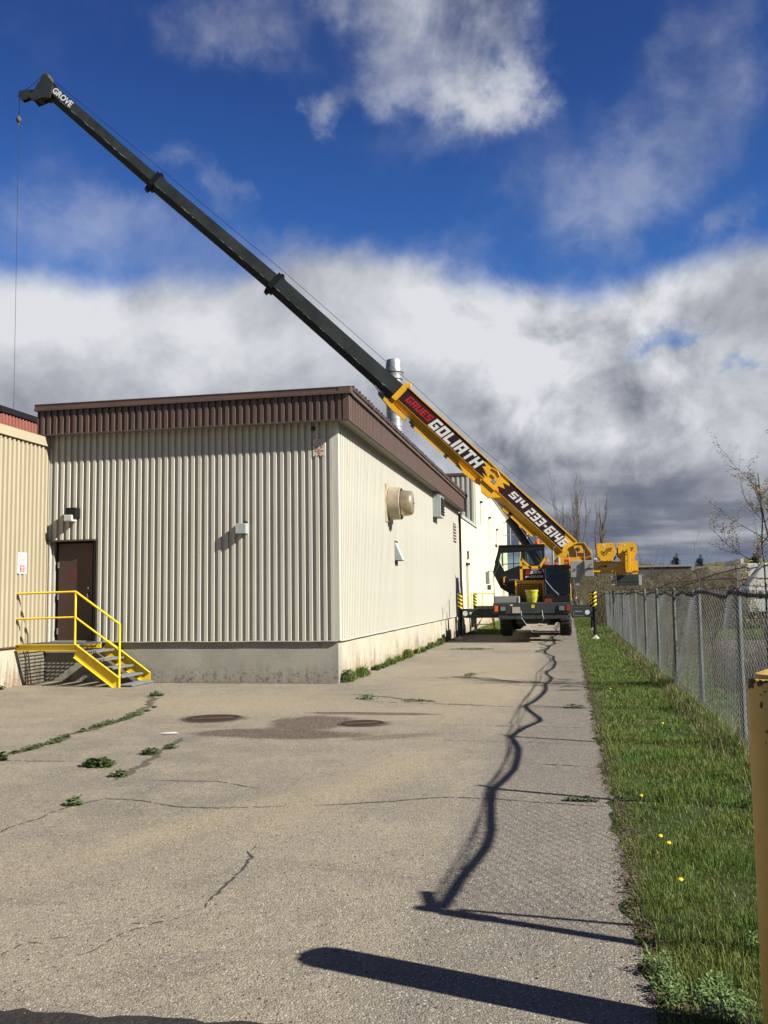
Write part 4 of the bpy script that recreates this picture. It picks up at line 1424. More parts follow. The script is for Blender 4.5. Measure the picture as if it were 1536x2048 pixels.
# carrier cab on the right
CX0, CX1, CY0, CY1, CZ0, CZ1 = -.79, .05, 31.25, 33.1, 1.335, 2.56
cab = put('carrier_cab', MB().bbox(CX0, CX1, CY0 + .02, CY1, CZ0, 1.60, .03).box(CX0, CX0 + .05, CY0 + .06, CY0 + .12, 1.6, CZ1).box(CX1 - .05, CX1, CY0 + .06, CY0 + .12, 1.6, CZ1)
          .box(CX0, CX0 + .03, CY0 + .9, CY1, 1.6, CZ1 - .02).box(CX1 - .03, CX1, CY0 + 1.1, CY1, 1.6, CZ1 - .02).box(CX0, CX1, CY1 - .04, CY1, 1.6, 2.0)
          .bbox(CX0 - .02, CX1 + .02, CY0 + .02, CY1, CZ1 - .05, CZ1 + .03, .02), 'black', cr_)
put('windshield', MB().box(CX0 + .04, CX1 - .04, CY0 + .05, CY0 + .058, 1.60, CZ1 - .05), 'glass_dark', cab)
put('windshield_gasket', MB().box(CX0 + .035, CX0 + .05, CY0 + .042, CY0 + .049, 1.6, CZ1 - .04).box(CX1 - .05, CX1 - .035, CY0 + .042, CY0 + .049, 1.6, CZ1 - .04).box(CX0 + .05, CX1 - .05, CY0 + .042, CY0 + .049, CZ1 - .06, CZ1 - .045), 'grey_print', cab)
put('wiper', MB().tube([(-.32, CY0 + .0, 1.57), (-.52, CY0 + .03, 1.78), (-.745, CY0 + .035, 2.08)], .009, 6).tube([(-.30, CY0 + .03, 1.60), (-.55, CY0 + .04, 1.83)], .006, 5), 'galv_dull', cab)
put('rear_window', MB().box(CX0 + .1, CX1 - .1, CY1 - .03, CY1 - .024, 2.02, 2.5), 'glass', cab)
put('side_window', MB().box(CX1 - .02, CX1 - .012, CY0 + .12, CY0 + 1.1, 1.62, 2.50), 'glass_dark', cab)
put('driver_seat', MB().bbox(-.62, -.15, 32.2, 32.75, 1.62, 1.80, .04).bbox(-.60, -.17, 32.62, 32.78, 1.80, 2.32, .05).bbox(-.50, -.27, 32.62, 32.74, 2.34, 2.46, .03), 'seat', cab)
put('steering_wheel', ring_mb((-.40, 31.8, 1.95), X_, Vector((0, .5, .8)).normalized(), .17, .195, 24), 'black', cab)
put('dashboard', MB().bbox(CX0 + .06, CX1 - .06, 31.42, 31.7, 1.6, 1.72, .03), 'seat', cab)
put('red_panel', MB().box(CX0 + .0, CX0 + .24, CY0 + .006, CY0 + .015, 1.345, 1.46), 'amber', cab)
for x in (-.70, -.38, -.02):
    put('roof_marker', MB().bbox(x - .07, x + .07, CY0 + .04, CY0 + .14, CZ1 + .032, CZ1 + .10, .012), 'orange', cab)
put('orange_jacket_lamp', MB().bbox(-.11, .06, CY0 + .3, CY0 + .45, CZ1 + .032, CZ1 + .24, .03), 'orange', cab)
put('grab_rail', MB().tube([(.075, CY0 + .1, 1.4), (.075, CY0 + .1, 1.95)], .012, 6), 'yellow', cab)
# grey boxes and rods standing right of the carrier cab
bx = put('mirror', MB().bbox(.095, .47, 31.10, 31.18, 2.16, 2.70, .012).box(.24, .36, 31.12, 31.16, 1.9, 2.16), 'greybox2', cr_, label='large grey mirror back with a bright catch beside the carrier cab')
put('latch', MB().bbox(.23, .30, 31.08, 31.10, 2.40, 2.46, .006).bbox(.20, .26, 31.08, 31.10, 2.37, 2.41, .006), 'chrome', bx)
bx = put('mirror', MB().bbox(.54, .83, 31.02, 31.10, 2.18, 2.71, .012).box(.47, .54, 31.1, 31.14, 2.25, 2.62), 'greybox2', cr_, label='smaller grey mirror back with a clamp, outermost of the right hand pair')
put('clamp', MB().box(.60, .84, 31.0, 31.018, 2.43, 2.455).tube([(.64, 31.0, 2.38), (.72, 31.0, 2.5)], .012, 6).tube([(.70, 31.0, 2.55), (.80, 31.0, 2.60)], .01, 6), 'crane_grey', bx)
mb = MB()
for x0, x1, zt in ((.06, .035, 3.02), (.31, .29, 3.05), (.56, .54, 3.08), (.80, .775, 3.10)):
    mb.tube([(x0, 31.14, 2.71), (x1, 31.14, zt)], .012, 6)
mb.tube([(.80, 31.14, 3.10), (.90, 31.3, 2.85)], .01, 5)
put('mirror_rod', mb, 'galv_dull', cr_)
put('safety_ribbon', MB().beam((.40, 31.5, 2.83), (.82, 31.5, 2.84), .01, .03).beam((-.12, 31.5, 2.85), (.3, 31.5, 2.83), .01, .02), 'orange', cr_)
put('small_lamps', MB().bbox(.16, .24, 31.2, 31.25, 2.0, 2.06, .01).bbox(.22, .27, 31.2, 31.25, 1.45, 1.50, .01).bbox(.86, .97, 31.6, 31.65, 2.74, 2.80, .01), 'white_print', cr_)
# engine hood, grille and boom rest
hood = put('engine_hood', MB().box(-1.80, -.80, 31.95, 32.02, 1.34, 1.36).box(-1.80, -1.74, 31.95, 32.02, 1.34, 2.10).box(-1.60, -.80, 32.0, 33.4, 2.00, 2.10).box(-1.80, -1.60, 31.96, 33.4, 2.04, 2.10).box(-.86, -.80, 31.95, 32.0, 1.34, 2.0)
           .box(-1.78, -.82, 32.20, 33.4, 1.34, 1.98), 'crane_yellow', cr_)
mb = MB()
for i in range(15):
    x = -1.72 + i * .06
    mb.box(x, x + .012, 31.97, 31.985, 1.36, 2.0)
for i in range(10):
    z = 1.40 + i * .064
    mb.box(-1.74, -.86, 31.955, 31.969, z, z + .012)
put('grille', mb, 'crane_yellow', hood)
put('grille_void', MB().box(-1.74, -.87, 32.06, 32.08, 1.36, 1.98), 'dark', hood)
put('boom_rest', MB().beam((-1.575, 31.96, 2.1), (-1.575, 31.96, 2.86), .10, .085).beam((-1.575, 31.96, 2.84), (-1.235, 31.96, 2.50), .10, .075).beam((-1.62, 31.96, 2.535), (-.92, 31.96, 2.535), .10, .09)
    .beam((-.97, 31.96, 2.50), (-.72, 31.96, 2.87), .10, .085).beam((-.72, 31.96, 2.87), (-.62, 31.96, 2.72), .10, .07).beam((-1.5, 31.96, 2.62), (-1.30, 31.96, 2.56), .08, .04), 'crane_yellow', cr_)
sp = put('sign_panel', MB().box(-1.50, -.79, 31.925, 31.94, 2.10, 2.485), 'decal', hood)
put('letter_print', word_mesh(MB(), 'OLIATH', (-1.27, 31.921, 2.315), X_, Z_, .36, .09, .25), 'white_print', sp)
put('letter_print', word_mesh(MB(), 'G', (-1.43, 31.921, 2.30), X_, Z_, .13, .145, .25), 'red_print', sp)
put('letter_print', word_mesh(MB(), 'GRUES', (-1.22, 31.921, 2.435), X_, Z_, .28, .028, .2), 'white_print', sp)
put('letter_print', word_mesh(MB(), '514', (-1.44, 31.921, 2.185), X_, Z_, .13, .05, .2), 'white_print', sp)
put('letter_print', word_mesh(MB(), '233-6146', (-1.28, 31.921, 2.18), X_, Z_, .43, .075, .2), 'white_print', sp)
put('leaf_print', MB().add([(-.87, 31.921, 2.47), (-.82, 31.921, 2.48), (-.80, 31.921, 2.40), (-.81, 31.921, 2.33), (-.84, 31.921, 2.41)], [(0, 1, 2, 3, 4)]), 'white_print', sp)
put('exhaust_pipe', MB().tube([(-.52, 34, 2.3), (-.52, 34, 3.18), (-.49, 34, 3.28), (-.40, 34, 3.33)], .045, 10).tube([(-.33, 34.1, 2.4), (-.33, 34.1, 2.95)], .08, 12), 'galv_dull', cr_, smooth=True)

# outriggers (front and rear pairs): box beam, jack cylinder with warning stripes, float
def outrigger(xa, xj, y, z0=.79, z1=1.125, near=True):
    ob = put('outrigger_beam', MB().bbox(min(xa, xj), max(xa, xj), y, y + .30, z0, z1, .012), 'crane_grey', cr_)
    s = 1 if xj > xa else -1
    jk = put('jack', MB().tube([(xj + s * .075, y + .15, .68), (xj + s * .075, y + .15, 1.68)], .085, 16).tube([(xj + s * .075, y + .15, .07), (xj + s * .075, y + .15, .70)], .06, 14), 'black', ob, smooth=True)
    st_ = MB()
    n_ = 20
    for kk in range(4):
        z = 1.17 + kk * .135
        for q in range(n_):
            a, b2 = 2 * math.pi * q / n_, 2 * math.pi * (q + 1) / n_
            def P_(an, zz_): return (xj + s * .075 + .088 * math.cos(an), y + .15 + .088 * math.sin(an), zz_)
            def H_(an): return .055 * math.cos(an) * s + .0
            st_.quad(P_(a, z + H_(a)), P_(b2, z + H_(b2)), P_(b2, min(1.68, z + .065 + H_(b2))), P_(a, min(1.68, z + .065 + H_(a))))
    put('warning_stripe', st_, 'yellow', ob)
    put('float_pad', MB().lathe((xj + s * .075, y + .15, .0), Z_, [(0, .21), (.03, .21), (.045, .16), (.12, .07), (.16, .07)], 20), 'conc_end' if near else 'galv_dull', ob)
    return ob


o1 = outrigger(-2.5, -3.80, 33.15)
put('badge_print', MB().lathe((-3.68, 33.148, .955), Vector((0, -1, 0)), [(0, .09), (.002, .09)], 20).box(-3.52, -3.44, 33.144, 33.149, .90, 1.0), 'white_print', o1)
put('scale_print', MB().box(-3.4, -3.2, 33.145, 33.149, .86, .89).box(-2.98, -2.95, 33.145, 33.149, .87, .99), 'grey_print', o1)
o2 = outrigger(.09, .80, 33.15)
put('badge_print', MB().lathe((.63, 33.148, .955), Vector((0, -1, 0)), [(0, .085), (.002, .085)], 20), 'white_print', o2)
put('scale_print', MB().box(.14, .165, 33.145, 33.149, .87, .99).box(.2, .45, 33.145, 33.149, .97, 1.01).box(.14, .5, 33.145, 33.149, .83, .845), 'galv_dull', o2)
outrigger(-2.4, -3.98, 40.4, near=False)
outrigger(.05, .88, 40.4, near=False)
put('outrigger_box', MB().box(-2.48, .09, 33.12, 33.48, .76, 1.15).box(-2.48, .09, 40.37, 40.73, .76, 1.15), 'crane_grey', cr_)

# turntable and upper works
put('turntable', MB().lathe((-1.2, 37.0, 1.30), Z_, [(0, .75), (.18, .75), (.18, .65), (.32, .65)], 32), 'crane_grey', cr_)
dk = put('superstructure_deck', MB().box(-1.7, -.25, 36.2, 37.9, 1.62, 1.85).prism([(-.55, 36.46, 1.85), (-.45, 36.46, 2.95), (.90, 36.46, 2.95), (.90, 36.46, 2.45), (.25, 36.46, 2.38), (-.25, 36.46, 1.85)][::-1], (0, .08, 0)).prism([(-.55, 37.5, 1.85), (-.45, 37.5, 2.95), (.90, 37.5, 2.95), (.90, 37.5, 2.45), (.25, 37.5, 2.38), (-.25, 37.5, 1.85)][::-1], (0, .08, 0)), 'crane_yellow', cr_)
put('side_bracket', MB().prism([(-.60, 36.40, 2.95), (.10, 36.40, 3.42), (.38, 36.40, 3.56), (.66, 36.40, 3.555), (.78, 36.40, 3.40), (.92, 36.40, 3.16), (.92, 36.40, 2.7), (-.35, 36.40, 2.7), (-.40, 36.40, 2.95)], (0, .05, 0)), 'crane_yellow', dk)
put('side_bracket', MB().prism([(-.60, 37.52, 2.95), (.10, 37.52, 3.42), (.38, 37.52, 3.56), (.66, 37.52, 3.555), (.92, 37.52, 3.16), (.92, 37.52, 2.7), (-.35, 37.52, 2.7)], (0, .05, 0)), 'crane_yellow', dk)
put('pivot_plate', MB().bbox(.25, .60, 36.33, 36.395, 3.17, 3.53, .02), 'crane_yellow', dk)
put('pivot_pin', MB().lathe((.42, 36.33, 3.33), Vector((0, -1, 0)), [(0, .085), (.03, .085), (.035, .05), (.04, .045)], 20).lathe((.42, 36.29, 3.33), Vector((0, -1, 0)), [(0, .03), (.02, .03)], 8), 'rust', dk)
put('bracket_flange', MB().beam((.36, 36.34, 3.57), (.68, 36.34, 3.57), .1, .018).beam((.68, 36.34, 3.57), (.94, 36.34, 3.13), .1, .018), 'crane_yellow', dk)
# rear deck beam, winches and counterweight
rb = put('rear_beam', MB().box(.90, 2.16, 36.0, 36.12, 2.42, 2.80).box(.90, 2.62, 37.3, 37.42, 2.42, 2.80).box(.90, 2.3, 36.12, 37.3, 2.74, 2.79).prism([(1.62, 35.97, 2.42), (2.2, 35.97, 2.42), (2.2, 35.97, 2.33), (1.75, 35.97, 2.30)], (0, .15, 0))
         .bbox(2.14, 2.36, 35.86, 35.96, 2.38, 2.83, .01), 'crane_yellow', cr_)
put('beam_shadow_lip', MB().box(.90, 2.14, 35.94, 35.999, 2.79, 2.81), 'crane_yellow', rb)
put('white_print', MB().add([(1.56, 35.996, 2.72), (1.84, 35.996, 2.72), (1.78, 35.996, 2.60), (1.60, 35.996, 2.59)], [(0, 3, 2, 1)]), 'sign', rb)
put('grey_print', MB().add([(1.10, 35.996, 2.60), (1.28, 35.996, 2.69), (1.38, 35.996, 2.66), (1.36, 35.996, 2.60), (1.15, 35.996, 2.52)], [(0, 4, 3, 2, 1)]), 'galv_dull', rb)
put('beam_hole', MB().lathe((1.42, 35.996, 2.64), Vector((0, -1, 0)), [(0, .045), (.003, .045)], 16), 'dark', rb)
put('end_box', MB().prism([(2.33, 35.85, 2.83), (2.62, 35.85, 2.83), (2.62, 35.85, 2.44), (2.36, 35.85, 2.44)], (0, .35, 0)).box(2.40, 2.58, 35.88, 36.1, 2.32, 2.44), 'crane_yellow', rb)
put('upright_post', MB().bbox(2.22, 2.33, 35.70, 35.80, 2.44, 3.30, .012).box(2.15, 2.34, 35.68, 35.82, 2.40, 2.47), 'crane_yellow', rb)


def winch(x, lab):
    pl_ = [(x + .02, 3.50), (x + .58, 3.53), (x + .68, 3.33), (x + .70, 3.16), (x + .60, 2.97), (x + .60, 2.83), (x + .12, 2.83), (x + .10, 2.93), (x + .0, 3.02), (x + .0, 3.46)]
    wn = put('winch', MB().prism([(a, 35.85, c) for a, c in pl_][::-1], (0, .04, 0)), 'crane_yellow', cr_, label=lab)
    put('far_plate', MB().prism([(a, 36.75, c) for a, c in pl_][::-1], (0, .04, 0)), 'crane_yellow', wn)
    cx, cz = x + .30, 3.20
    put('drum', MB().lathe((cx, 35.9, cz), Y_, [(0, .30), (.03, .30), (.03, .2), (.80, .2), (.80, .30), (.84, .30)], 24), 'black', wn)
    mb = MB()
    for i in range(9):
        a = R(150 + i * 26)
        mb.beam((cx - .02 + .085 * math.cos(a), 35.843, cz - .03 + .085 * math.sin(a)), (cx - .02 + .115 * math.cos(a), 35.843, cz - .03 + .115 * math.sin(a)), .012, .02)
    mb.tube([(cx - .02, 35.85, cz - .03), (cx - .02, 35.83, cz - .03)], .035, 12)
    put('cog_print', mb, 'rust', wn)
    mb = MB()
    for i in range(4):
        mb.beam((cx + .02 + i * .06, 35.844, cz - .0), (cx + .09 + i * .06, 35.844, cz + .12 + .01 * i), .012, .018)
    put('vent_slot', mb, 'rust', wn)
    put('badge', MB().lathe((cx - .06, 35.849, 3.42), Vector((0, -1, 0)), [(0, .045), (.003, .04)], 10), 'sign', wn)
    mb = MB()
    for (a, c) in ((x + .05, 3.45), (x + .55, 3.47), (x + .05, 3.1), (x + .2, 2.87), (x + .4, 2.87), (x + .52, 2.87), (x + .62, 3.2)):
        mb.lathe((a, 35.85, c), Vector((0, -1, 0)), [(0, .014), (.012, .012)], 6)
    put('bolt', mb, 'crane_yellow', wn)
    return wn


winch(1.12, 'winch housing nearest the boom foot')
winch(1.90, 'rear winch housing behind the yellow upright')
put('hydraulic_hose', MB().tube([(1.72, 35.95, 2.85), (1.80, 35.9, 2.98), (1.86, 35.9, 3.12)], .03, 8), 'black', cr_)
cw = put('counterweight', MB().bbox(1.80, 2.62, 35.85, 37.6, 1.90, 2.02, .008), 'crane_grey', cr_)
put('slab', MB().bbox(1.80, 2.62, 35.84, 37.6, 2.025, 2.15, .008), 'crane_grey', cw)
put('slab', MB().bbox(1.80, 2.62, 35.85, 37.6, 2.155, 2.29, .008), 'crane_grey', cw)
mb = MB()
for z in (1.90, 2.025, 2.155):
    mb.bbox(1.60, 1.785, 35.87, 35.95, z + .01, z + .11, .01)
mb.bbox(1.68, 1.76, 35.87, 35.93, 2.29, 2.42, .01)
put('lug', mb, 'conc_end', cw)
put('end_plate', MB().box(2.622, 2.73, 35.88, 37.5, 1.90, 2.29), 'greybox', cw)

# operator's cab, turned towards the building
YA, YB2 = 35.0, 35.95
outl = [(-2.54, 3.43), (-2.81, 2.45), (-2.52, 1.86), (-2.15, 1.62), (-1.30, 1.62), (-.86, 1.95), (-.86, 3.43)]
oc = put('operator_cab', MB()
         .prism([(-2.80, YA, 2.45), (-2.52, YA, 1.86), (-2.15, YA, 1.62), (-1.30, YA, 1.62), (-.86, YA, 1.95), (-.86, YA, 2.72), (-1.70, YA, 2.74), (-2.36, YA, 2.50), (-2.55, YA, 2.88), (-2.685, YA, 2.88)][::-1], (0, .05, 0))
         .prism([(-2.80, YB2, 2.45), (-2.52, YB2, 1.86), (-2.15, YB2, 1.62), (-1.30, YB2, 1.62), (-.86, YB2, 1.95), (-.86, YB2, 2.45), (-2.36, YB2, 2.45)][::-1], (0, .05, 0))
         .prism([(-2.56, YA, 3.46), (-2.60, YA, 3.19), (-.86, YA, 3.30), (-.86, YA, 3.46)], (0, .05, 0))
         .prism([(-2.56, YB2, 3.46), (-2.60, YB2, 3.22), (-.86, YB2, 3.30), (-.86, YB2, 3.46)], (0, .05, 0))
         .box(-2.56, -.84, YA - .02, YB2 + .07, 3.44, 3.49)
         .box(-1.72, -1.60, YA, YA + .05, 2.72, 3.28).box(-.93, -.86, YA, YA + .05, 2.7, 3.32).box(-1.70, -1.62, YB2, YB2 + .05, 2.44, 3.28).box(-.93, -.86, YB2, YB2 + .05, 2.44, 3.32)
         .beam((-2.56, YA + .025, 3.25), (-2.70, YA + .025, 2.80), .05, .06).beam((-2.56, YB2 + .025, 3.25), (-2.76, YB2 + .025, 2.45), .05, .06)
         .beam((-2.43, YA + .025, 3.2), (-2.43, YA + .025, 2.7), .05, .045)
         .beam((-2.40, YA + .025, 2.76), (-1.70, YA + .025, 2.79), .05, .03)
         .box(-2.2, -1.3, YA + .05, YB2, 1.62, 1.68).box(-2.02, -1.99, YA, YA + .03, 2.62, 3.22), 'black', cr_)
put('side_window', MB().add([(-2.38, YA + .02, 2.52), (-1.72, YA + .02, 2.75), (-1.72, YA + .02, 3.2), (-2.41, YA + .02, 3.2)], [(0, 1, 2, 3)]), 'glass', oc)
put('side_window', MB().add([(-2.56, YA + .02, 2.88), (-2.45, YA + .02, 2.6), (-2.45, YA + .02, 3.2), (-2.59, YA + .02, 3.19), (-2.67, YA + .02, 2.9)], [(0, 1, 2, 3, 4)]), 'glass', oc)
put('side_window', MB().add([(-1.60, YA + .02, 2.72), (-.93, YA + .02, 2.72), (-.93, YA + .02, 3.3), (-1.60, YA + .02, 3.27)], [(0, 1, 2, 3)]), 'glass_dark', oc)
put('front_window', MB().quad((-2.575, YA + .05, 3.22), (-2.575, YB2, 3.22), (-2.79, YB2, 2.47), (-2.79, YA + .05, 2.47)), 'glass', oc)
put('operator_seat', MB().bbox(-1.6, -1.1, 35.25, 35.7, 1.95, 2.15, .05).bbox(-1.15, -1.0, 35.27, 35.68, 2.1, 2.85, .05), 'seat', oc)
put('console', MB().prism([(-2.35, YA + .15, 2.30), (-1.75, YA + .15, 2.52), (-1.75, YA + .15, 2.30)][::-1], (0, .25, 0)).tube([(-2.05, 35.3, 2.4), (-2.0, 35.3, 2.62)], .02, 6), 'seat', oc)
put('handle', MB().tube([(-2.30, YA - .01, 2.28), (-2.38, YA - .04, 2.27), (-2.385, YA - .04, 1.98), (-2.30, YA - .01, 1.96)], .018, 8), 'crane_yellow', oc)
put('air_cleaner', MB().tube([(-2.18, YA - .1, 2.16), (-1.86, YA - .1, 2.17)], .055, 12), 'chrome', oc, smooth=True)
put('intake_hose', MB().tube([(-1.9, YA - .1, 2.15), (-1.82, YA - .1, 1.95), (-2.0, YA - .08, 1.75), (-1.9, YA - .05, 1.6)], .09, 10), 'black', oc, smooth=True)
put('spot_lamp', MB().lathe((-2.63, YA, 3.47), Vector((-1, 0, -.2)), [(-.04, .03), (0, .06), (.05, .06)], 12), 'black', oc)
bc = put('beacon', MB().lathe((-1.12, 35.4, 3.51), Z_, [(0, .09), (.16, .085), (.19, .05)], 18), 'orange', oc, smooth=True)
put('beacon_base', MB().lathe((-1.12, 35.4, 3.47), Z_, [(0, .11), (.06, .09)], 18), 'black', oc)
put('yellow_visor', MB().box(-1.08, -.83, YA - .01, YB2, 3.495, 3.53), 'crane_yellow', oc)

# ---- boom
E = [V3(.30, 37.0, 3.07), V3(-6.574, 36.55, 9.863), V3(-11.751, 36.1, 14.816), V3(-17.037, 35.65, 19.631), V3(-21.977, 35.2, 24.266)]


def bframe(A, B_):
    d_ = (B_ - A).normalized()
    s_ = Z_.cross(d_).normalized()
    n_ = d_.cross(s_).normalized()
    return d_, s_, n_


def bsec(mb, A, B_, h, wd, c, fr):
    d_, s_, n_ = fr
    prof = [(wd / 2, h / 2), (wd / 2, -h / 2 + c), (wd / 2 - c * .55, -h / 2), (-wd / 2 + c * .55, -h / 2), (-wd / 2, -h / 2 + c), (-wd / 2, h / 2)]
    return mb.prism([tuple(A + s_ * a + n_ * q) for a, q in prof], tuple(B_ - A))


fr = [bframe(E[i], E[i + 1]) for i in range(4)]
d0, s0, n0 = fr[0]
H0, W0 = .90, .62
bb = put('boom_base_section', bsec(MB(), E[0] + d0 * .25, E[1], H0, W0, .24, fr[0])
         .prism([tuple(E[0] + d0 * .3 + s0 * (W0 / 2 - .001) + n0 * .45), tuple(E[0] + d0 * .3 + s0 * (W0 / 2 - .001) + n0 * -.2), tuple(E[0] - d0 * .05 + s0 * (W0 / 2 - .001) + n0 * .1), tuple(E[0] - d0 * .05 + s0 * (W0 / 2 - .001) + n0 * .38)], tuple(-s0 * (W0 - .002))), 'crane_yellow', cr_)
F0 = W0 / 2


def bp(t, v, off=0.004):
    """point on the camera-side face: t metres from the collar towards the foot, v above the axis"""
    return tuple(E[1] - d0 * t + n0 * v + s0 * (F0 + off))


put('top_flange', MB().prism([bp(0, .43, .0), bp(0, .475, .0), bp(9.3, .475, .0), bp(9.3, .43, .0)], tuple(s0 * .03)), 'crane_yellow', bb)
# decals with the torn leaf shaped gap between them
vt, vb = .415, -.185
put('decal', MB().add([bp(.14, vt), bp(.14, vb), bp(4.55, vb), bp(4.95, vb + .02), bp(4.72, vb + .14), bp(5.02, vb + .13), bp(4.72, vb + .26), bp(4.55, vb + .30), bp(4.68, vb + .42), bp(4.45, vt - .12), bp(4.62, vt)],
                      [(0, 1, 2, 3, 4, 5, 6, 7, 8, 9, 10)]), 'decal', bb)
put('decal', MB().add([bp(5.75, vt), bp(5.92, vt - .14), bp(5.62, vt - .22), bp(5.85, vt - .34), bp(5.55, vb + .14), bp(5.70, vb + .06), bp(5.75, vb), bp(9.15, vb), bp(8.95, vb + .3), bp(8.75, vt)],
                      [(0, 1, 2, 3, 4, 5, 6, 7, 8, 9)]), 'decal', bb)
put('letter_print', word_mesh(MB(), 'GRUES', bp(.38, -.04, .008), -d0, n0, 1.32, .29, .25), 'red_print', bb)
put('letter_print', word_mesh(MB(), 'GOLIATH', bp(1.78, -.15, .008), -d0, n0, 2.62, .46, .25), 'white_print', bb)
put('letter_print', word_mesh(MB(), '514', bp(6.10, -.03, .008), -d0, n0, .80, .28, .25), 'white_print', bb)
put('letter_print', word_mesh(MB(), '233-6146', bp(7.05, -.12, .008), -d0, n0, 1.98, .37, .25), 'white_print', bb)
put('grey_square', MB().add([bp(5.22, .06, .006), bp(5.22, -.10, .006), bp(5.42, -.10, .006), bp(5.42, .06, .006)], [(0, 1, 2, 3)]), 'galv_dull', bb)
put('collar', bsec(MB(), E[1] - d0 * .12, E[1] + d0 * .10, H0 + .16, W0 + .12, .22, fr[0]).tube([bp(-.05, .50, .02), bp(.1, .62, .02), bp(.2, .50, .02)], .03, 6), 'crane_yellow', bb)
put('collar_foot', MB().prism([bp(-.35, -.50, 0), bp(.1, -.45, 0), bp(.9, -.52, 0), bp(.95, -.64, 0), bp(.3, -.68, 0), bp(-.30, -.62, 0)], tuple(-s0 * .3)), 'crane_yellow', bb)
put('nose_catch', MB().prism([bp(-.75, -.44, -.05), bp(-.3, -.42, -.05), bp(.05, -.5, -.05), bp(-.1, -.66, -.05), bp(-.62, -.60, -.05)], tuple(-s0 * .4)).tube([bp(-.95, -.42, 0), bp(-.6, -.5, 0)], .03, 6), 'black', bb)
mb = MB()
for t_, v_ in ((1.1, -.50), (1.25, -.56), (3.1, -.55), (6.6, -.52)):
    mb.prism([bp(t_, v_ + .06, -.1), bp(t_ + .16, v_ + .06, -.1), bp(t_ + .16, v_ - .08, -.1), bp(t_, v_ - .08, -.1)], tuple(-s0 * .15))
put('under_fitting', mb, 'black', bb)
put('under_rail', MB().prism([bp(1.0, -.46, -.1), bp(1.5, -.62, -.1), bp(4.8, -.56, -.1), bp(5.2, -.46, -.1)], tuple(-s0 * .06)).prism([bp(6.2, -.46, -.1), bp(6.35, -.60, -.1), bp(7.9, -.60, -.1), bp(8.0, -.46, -.1)], tuple(-s0 * .25)), 'crane_yellow', bb)
put('ram_bracket', MB().prism([bp(4.85, -.3, .002), bp(5.05, -.52, .002), bp(5.2, -.64, .002), bp(5.55, -.64, .002), bp(5.75, -.5, .002), bp(5.95, -.3, .002)], tuple(-s0 * (W0 + .004))).prism([bp(3.75, -.42, .0), bp(4.7, -.42, .0), bp(4.72, -.55, .0), bp(4.2, -.60, .0)], tuple(-s0 * .2)), 'crane_yellow', bb)
put('side_fitting', MB().tube([bp(4.9, .32, .02), bp(5.15, .38, .03), bp(5.35, .30, .02)], .018, 6).prism([bp(4.95, -.28, .0), bp(5.6, -.28, .0), bp(5.6, -.20, .0), bp(4.95, -.20, .0)], tuple(s0 * .05)).prism([bp(5.05, .12, .0), bp(5.25, .12, .0), bp(5.25, .20, .0), bp(5.05, .20, .0)], tuple(s0 * .04)), 'crane_yellow', bb)
hs = (.78, .70, .615)
wsx = (.52, .46, .40)
secs = []
for i in (1, 2, 3):
    di, si, ni = fr[i]
    so = put('boom_section', bsec(MB(), E[i] - di * .05, E[i + 1] + di * (.06 if i < 3 else -.35), hs[i - 1], wsx[i - 1], .24, fr[i]), 'boom_grey', cr_,
             label=('lowest', 'middle', 'outermost')[i - 1] + ' grey boom section')
    secs.append(so)
    if i < 3:
        put('section_collar', bsec(MB(), E[i + 1] - di * .10, E[i + 1] + di * .12, hs[i - 1] + .13, wsx[i - 1] + .1, .2, fr[i])
            .prism([tuple(E[i + 1] + si * .2 - ni * (hs[i - 1] / 2 + .03) - di * .08), tuple(E[i + 1] + si * .2 - ni * (hs[i - 1] / 2 + .22) - di * .02), tuple(E[i + 1] + si * .2 - ni * (hs[i - 1] / 2 + .2) + di * .08), tuple(E[i + 1] + si * .2 - ni * (hs[i - 1] / 2 + .03) + di * .14)], tuple(-si * .2))
            .prism([tuple(E[i + 1] + si * .1 + ni * (hs[i - 1] / 2 + .04) - di * .05), tuple(E[i + 1] + si * .1 + ni * (hs[i - 1] / 2 + .15) - di * .02), tuple(E[i + 1] + si * .1 + ni * (hs[i - 1] / 2 + .15) + di * .06), tuple(E[i + 1] + si * .1 + ni * (hs[i - 1] / 2 + .04) + di * .08)], tuple(-si * .2)), 'black', so)
    L = (E[i + 1] - E[i]).length
    mb = MB()
    for q in range(5):
        t_ = L * (.12 + .19 * q)
        c_ = E[i] + di * t_ + si * (wsx[i - 1] / 2 + .002) + ni * (hs[i - 1] * .30)
        mb.lathe(tuple(c_), si, [(0, .022), (.004, .022)], 8)
    put('side_hole', mb, 'dark', so)
    # paint scuffs along the chamfer edge
    mb = MB()
    for q in range(16):
        t_ = random.uniform(.05, .95) * L
        ln = random.uniform(.08, .45)
        v_ = -hs[i - 1] / 2 + .24 + random.uniform(-.004, .03)
        a_ = E[i] + di * t_ + si * (wsx[i - 1] / 2 + .003) + ni * v_
        mb.add([tuple(a_), tuple(a_ + di * ln * .5 + ni * random.uniform(-.012, 0)), tuple(a_ + di * ln), tuple(a_ + di * ln * .5 + ni * random.uniform(.006, .016))], [(0, 1, 2, 3)])
    put('paint_scuff', mb, 'greybox2', so)
d3, s3, n3 = fr[3]
put('letter_print', text_mb('GROVE', .36, E[4] - d3 * .92 + s3 * .206 + n3 * .12, -d3, n3, .012, shear=.0), 'white_print', secs[2])
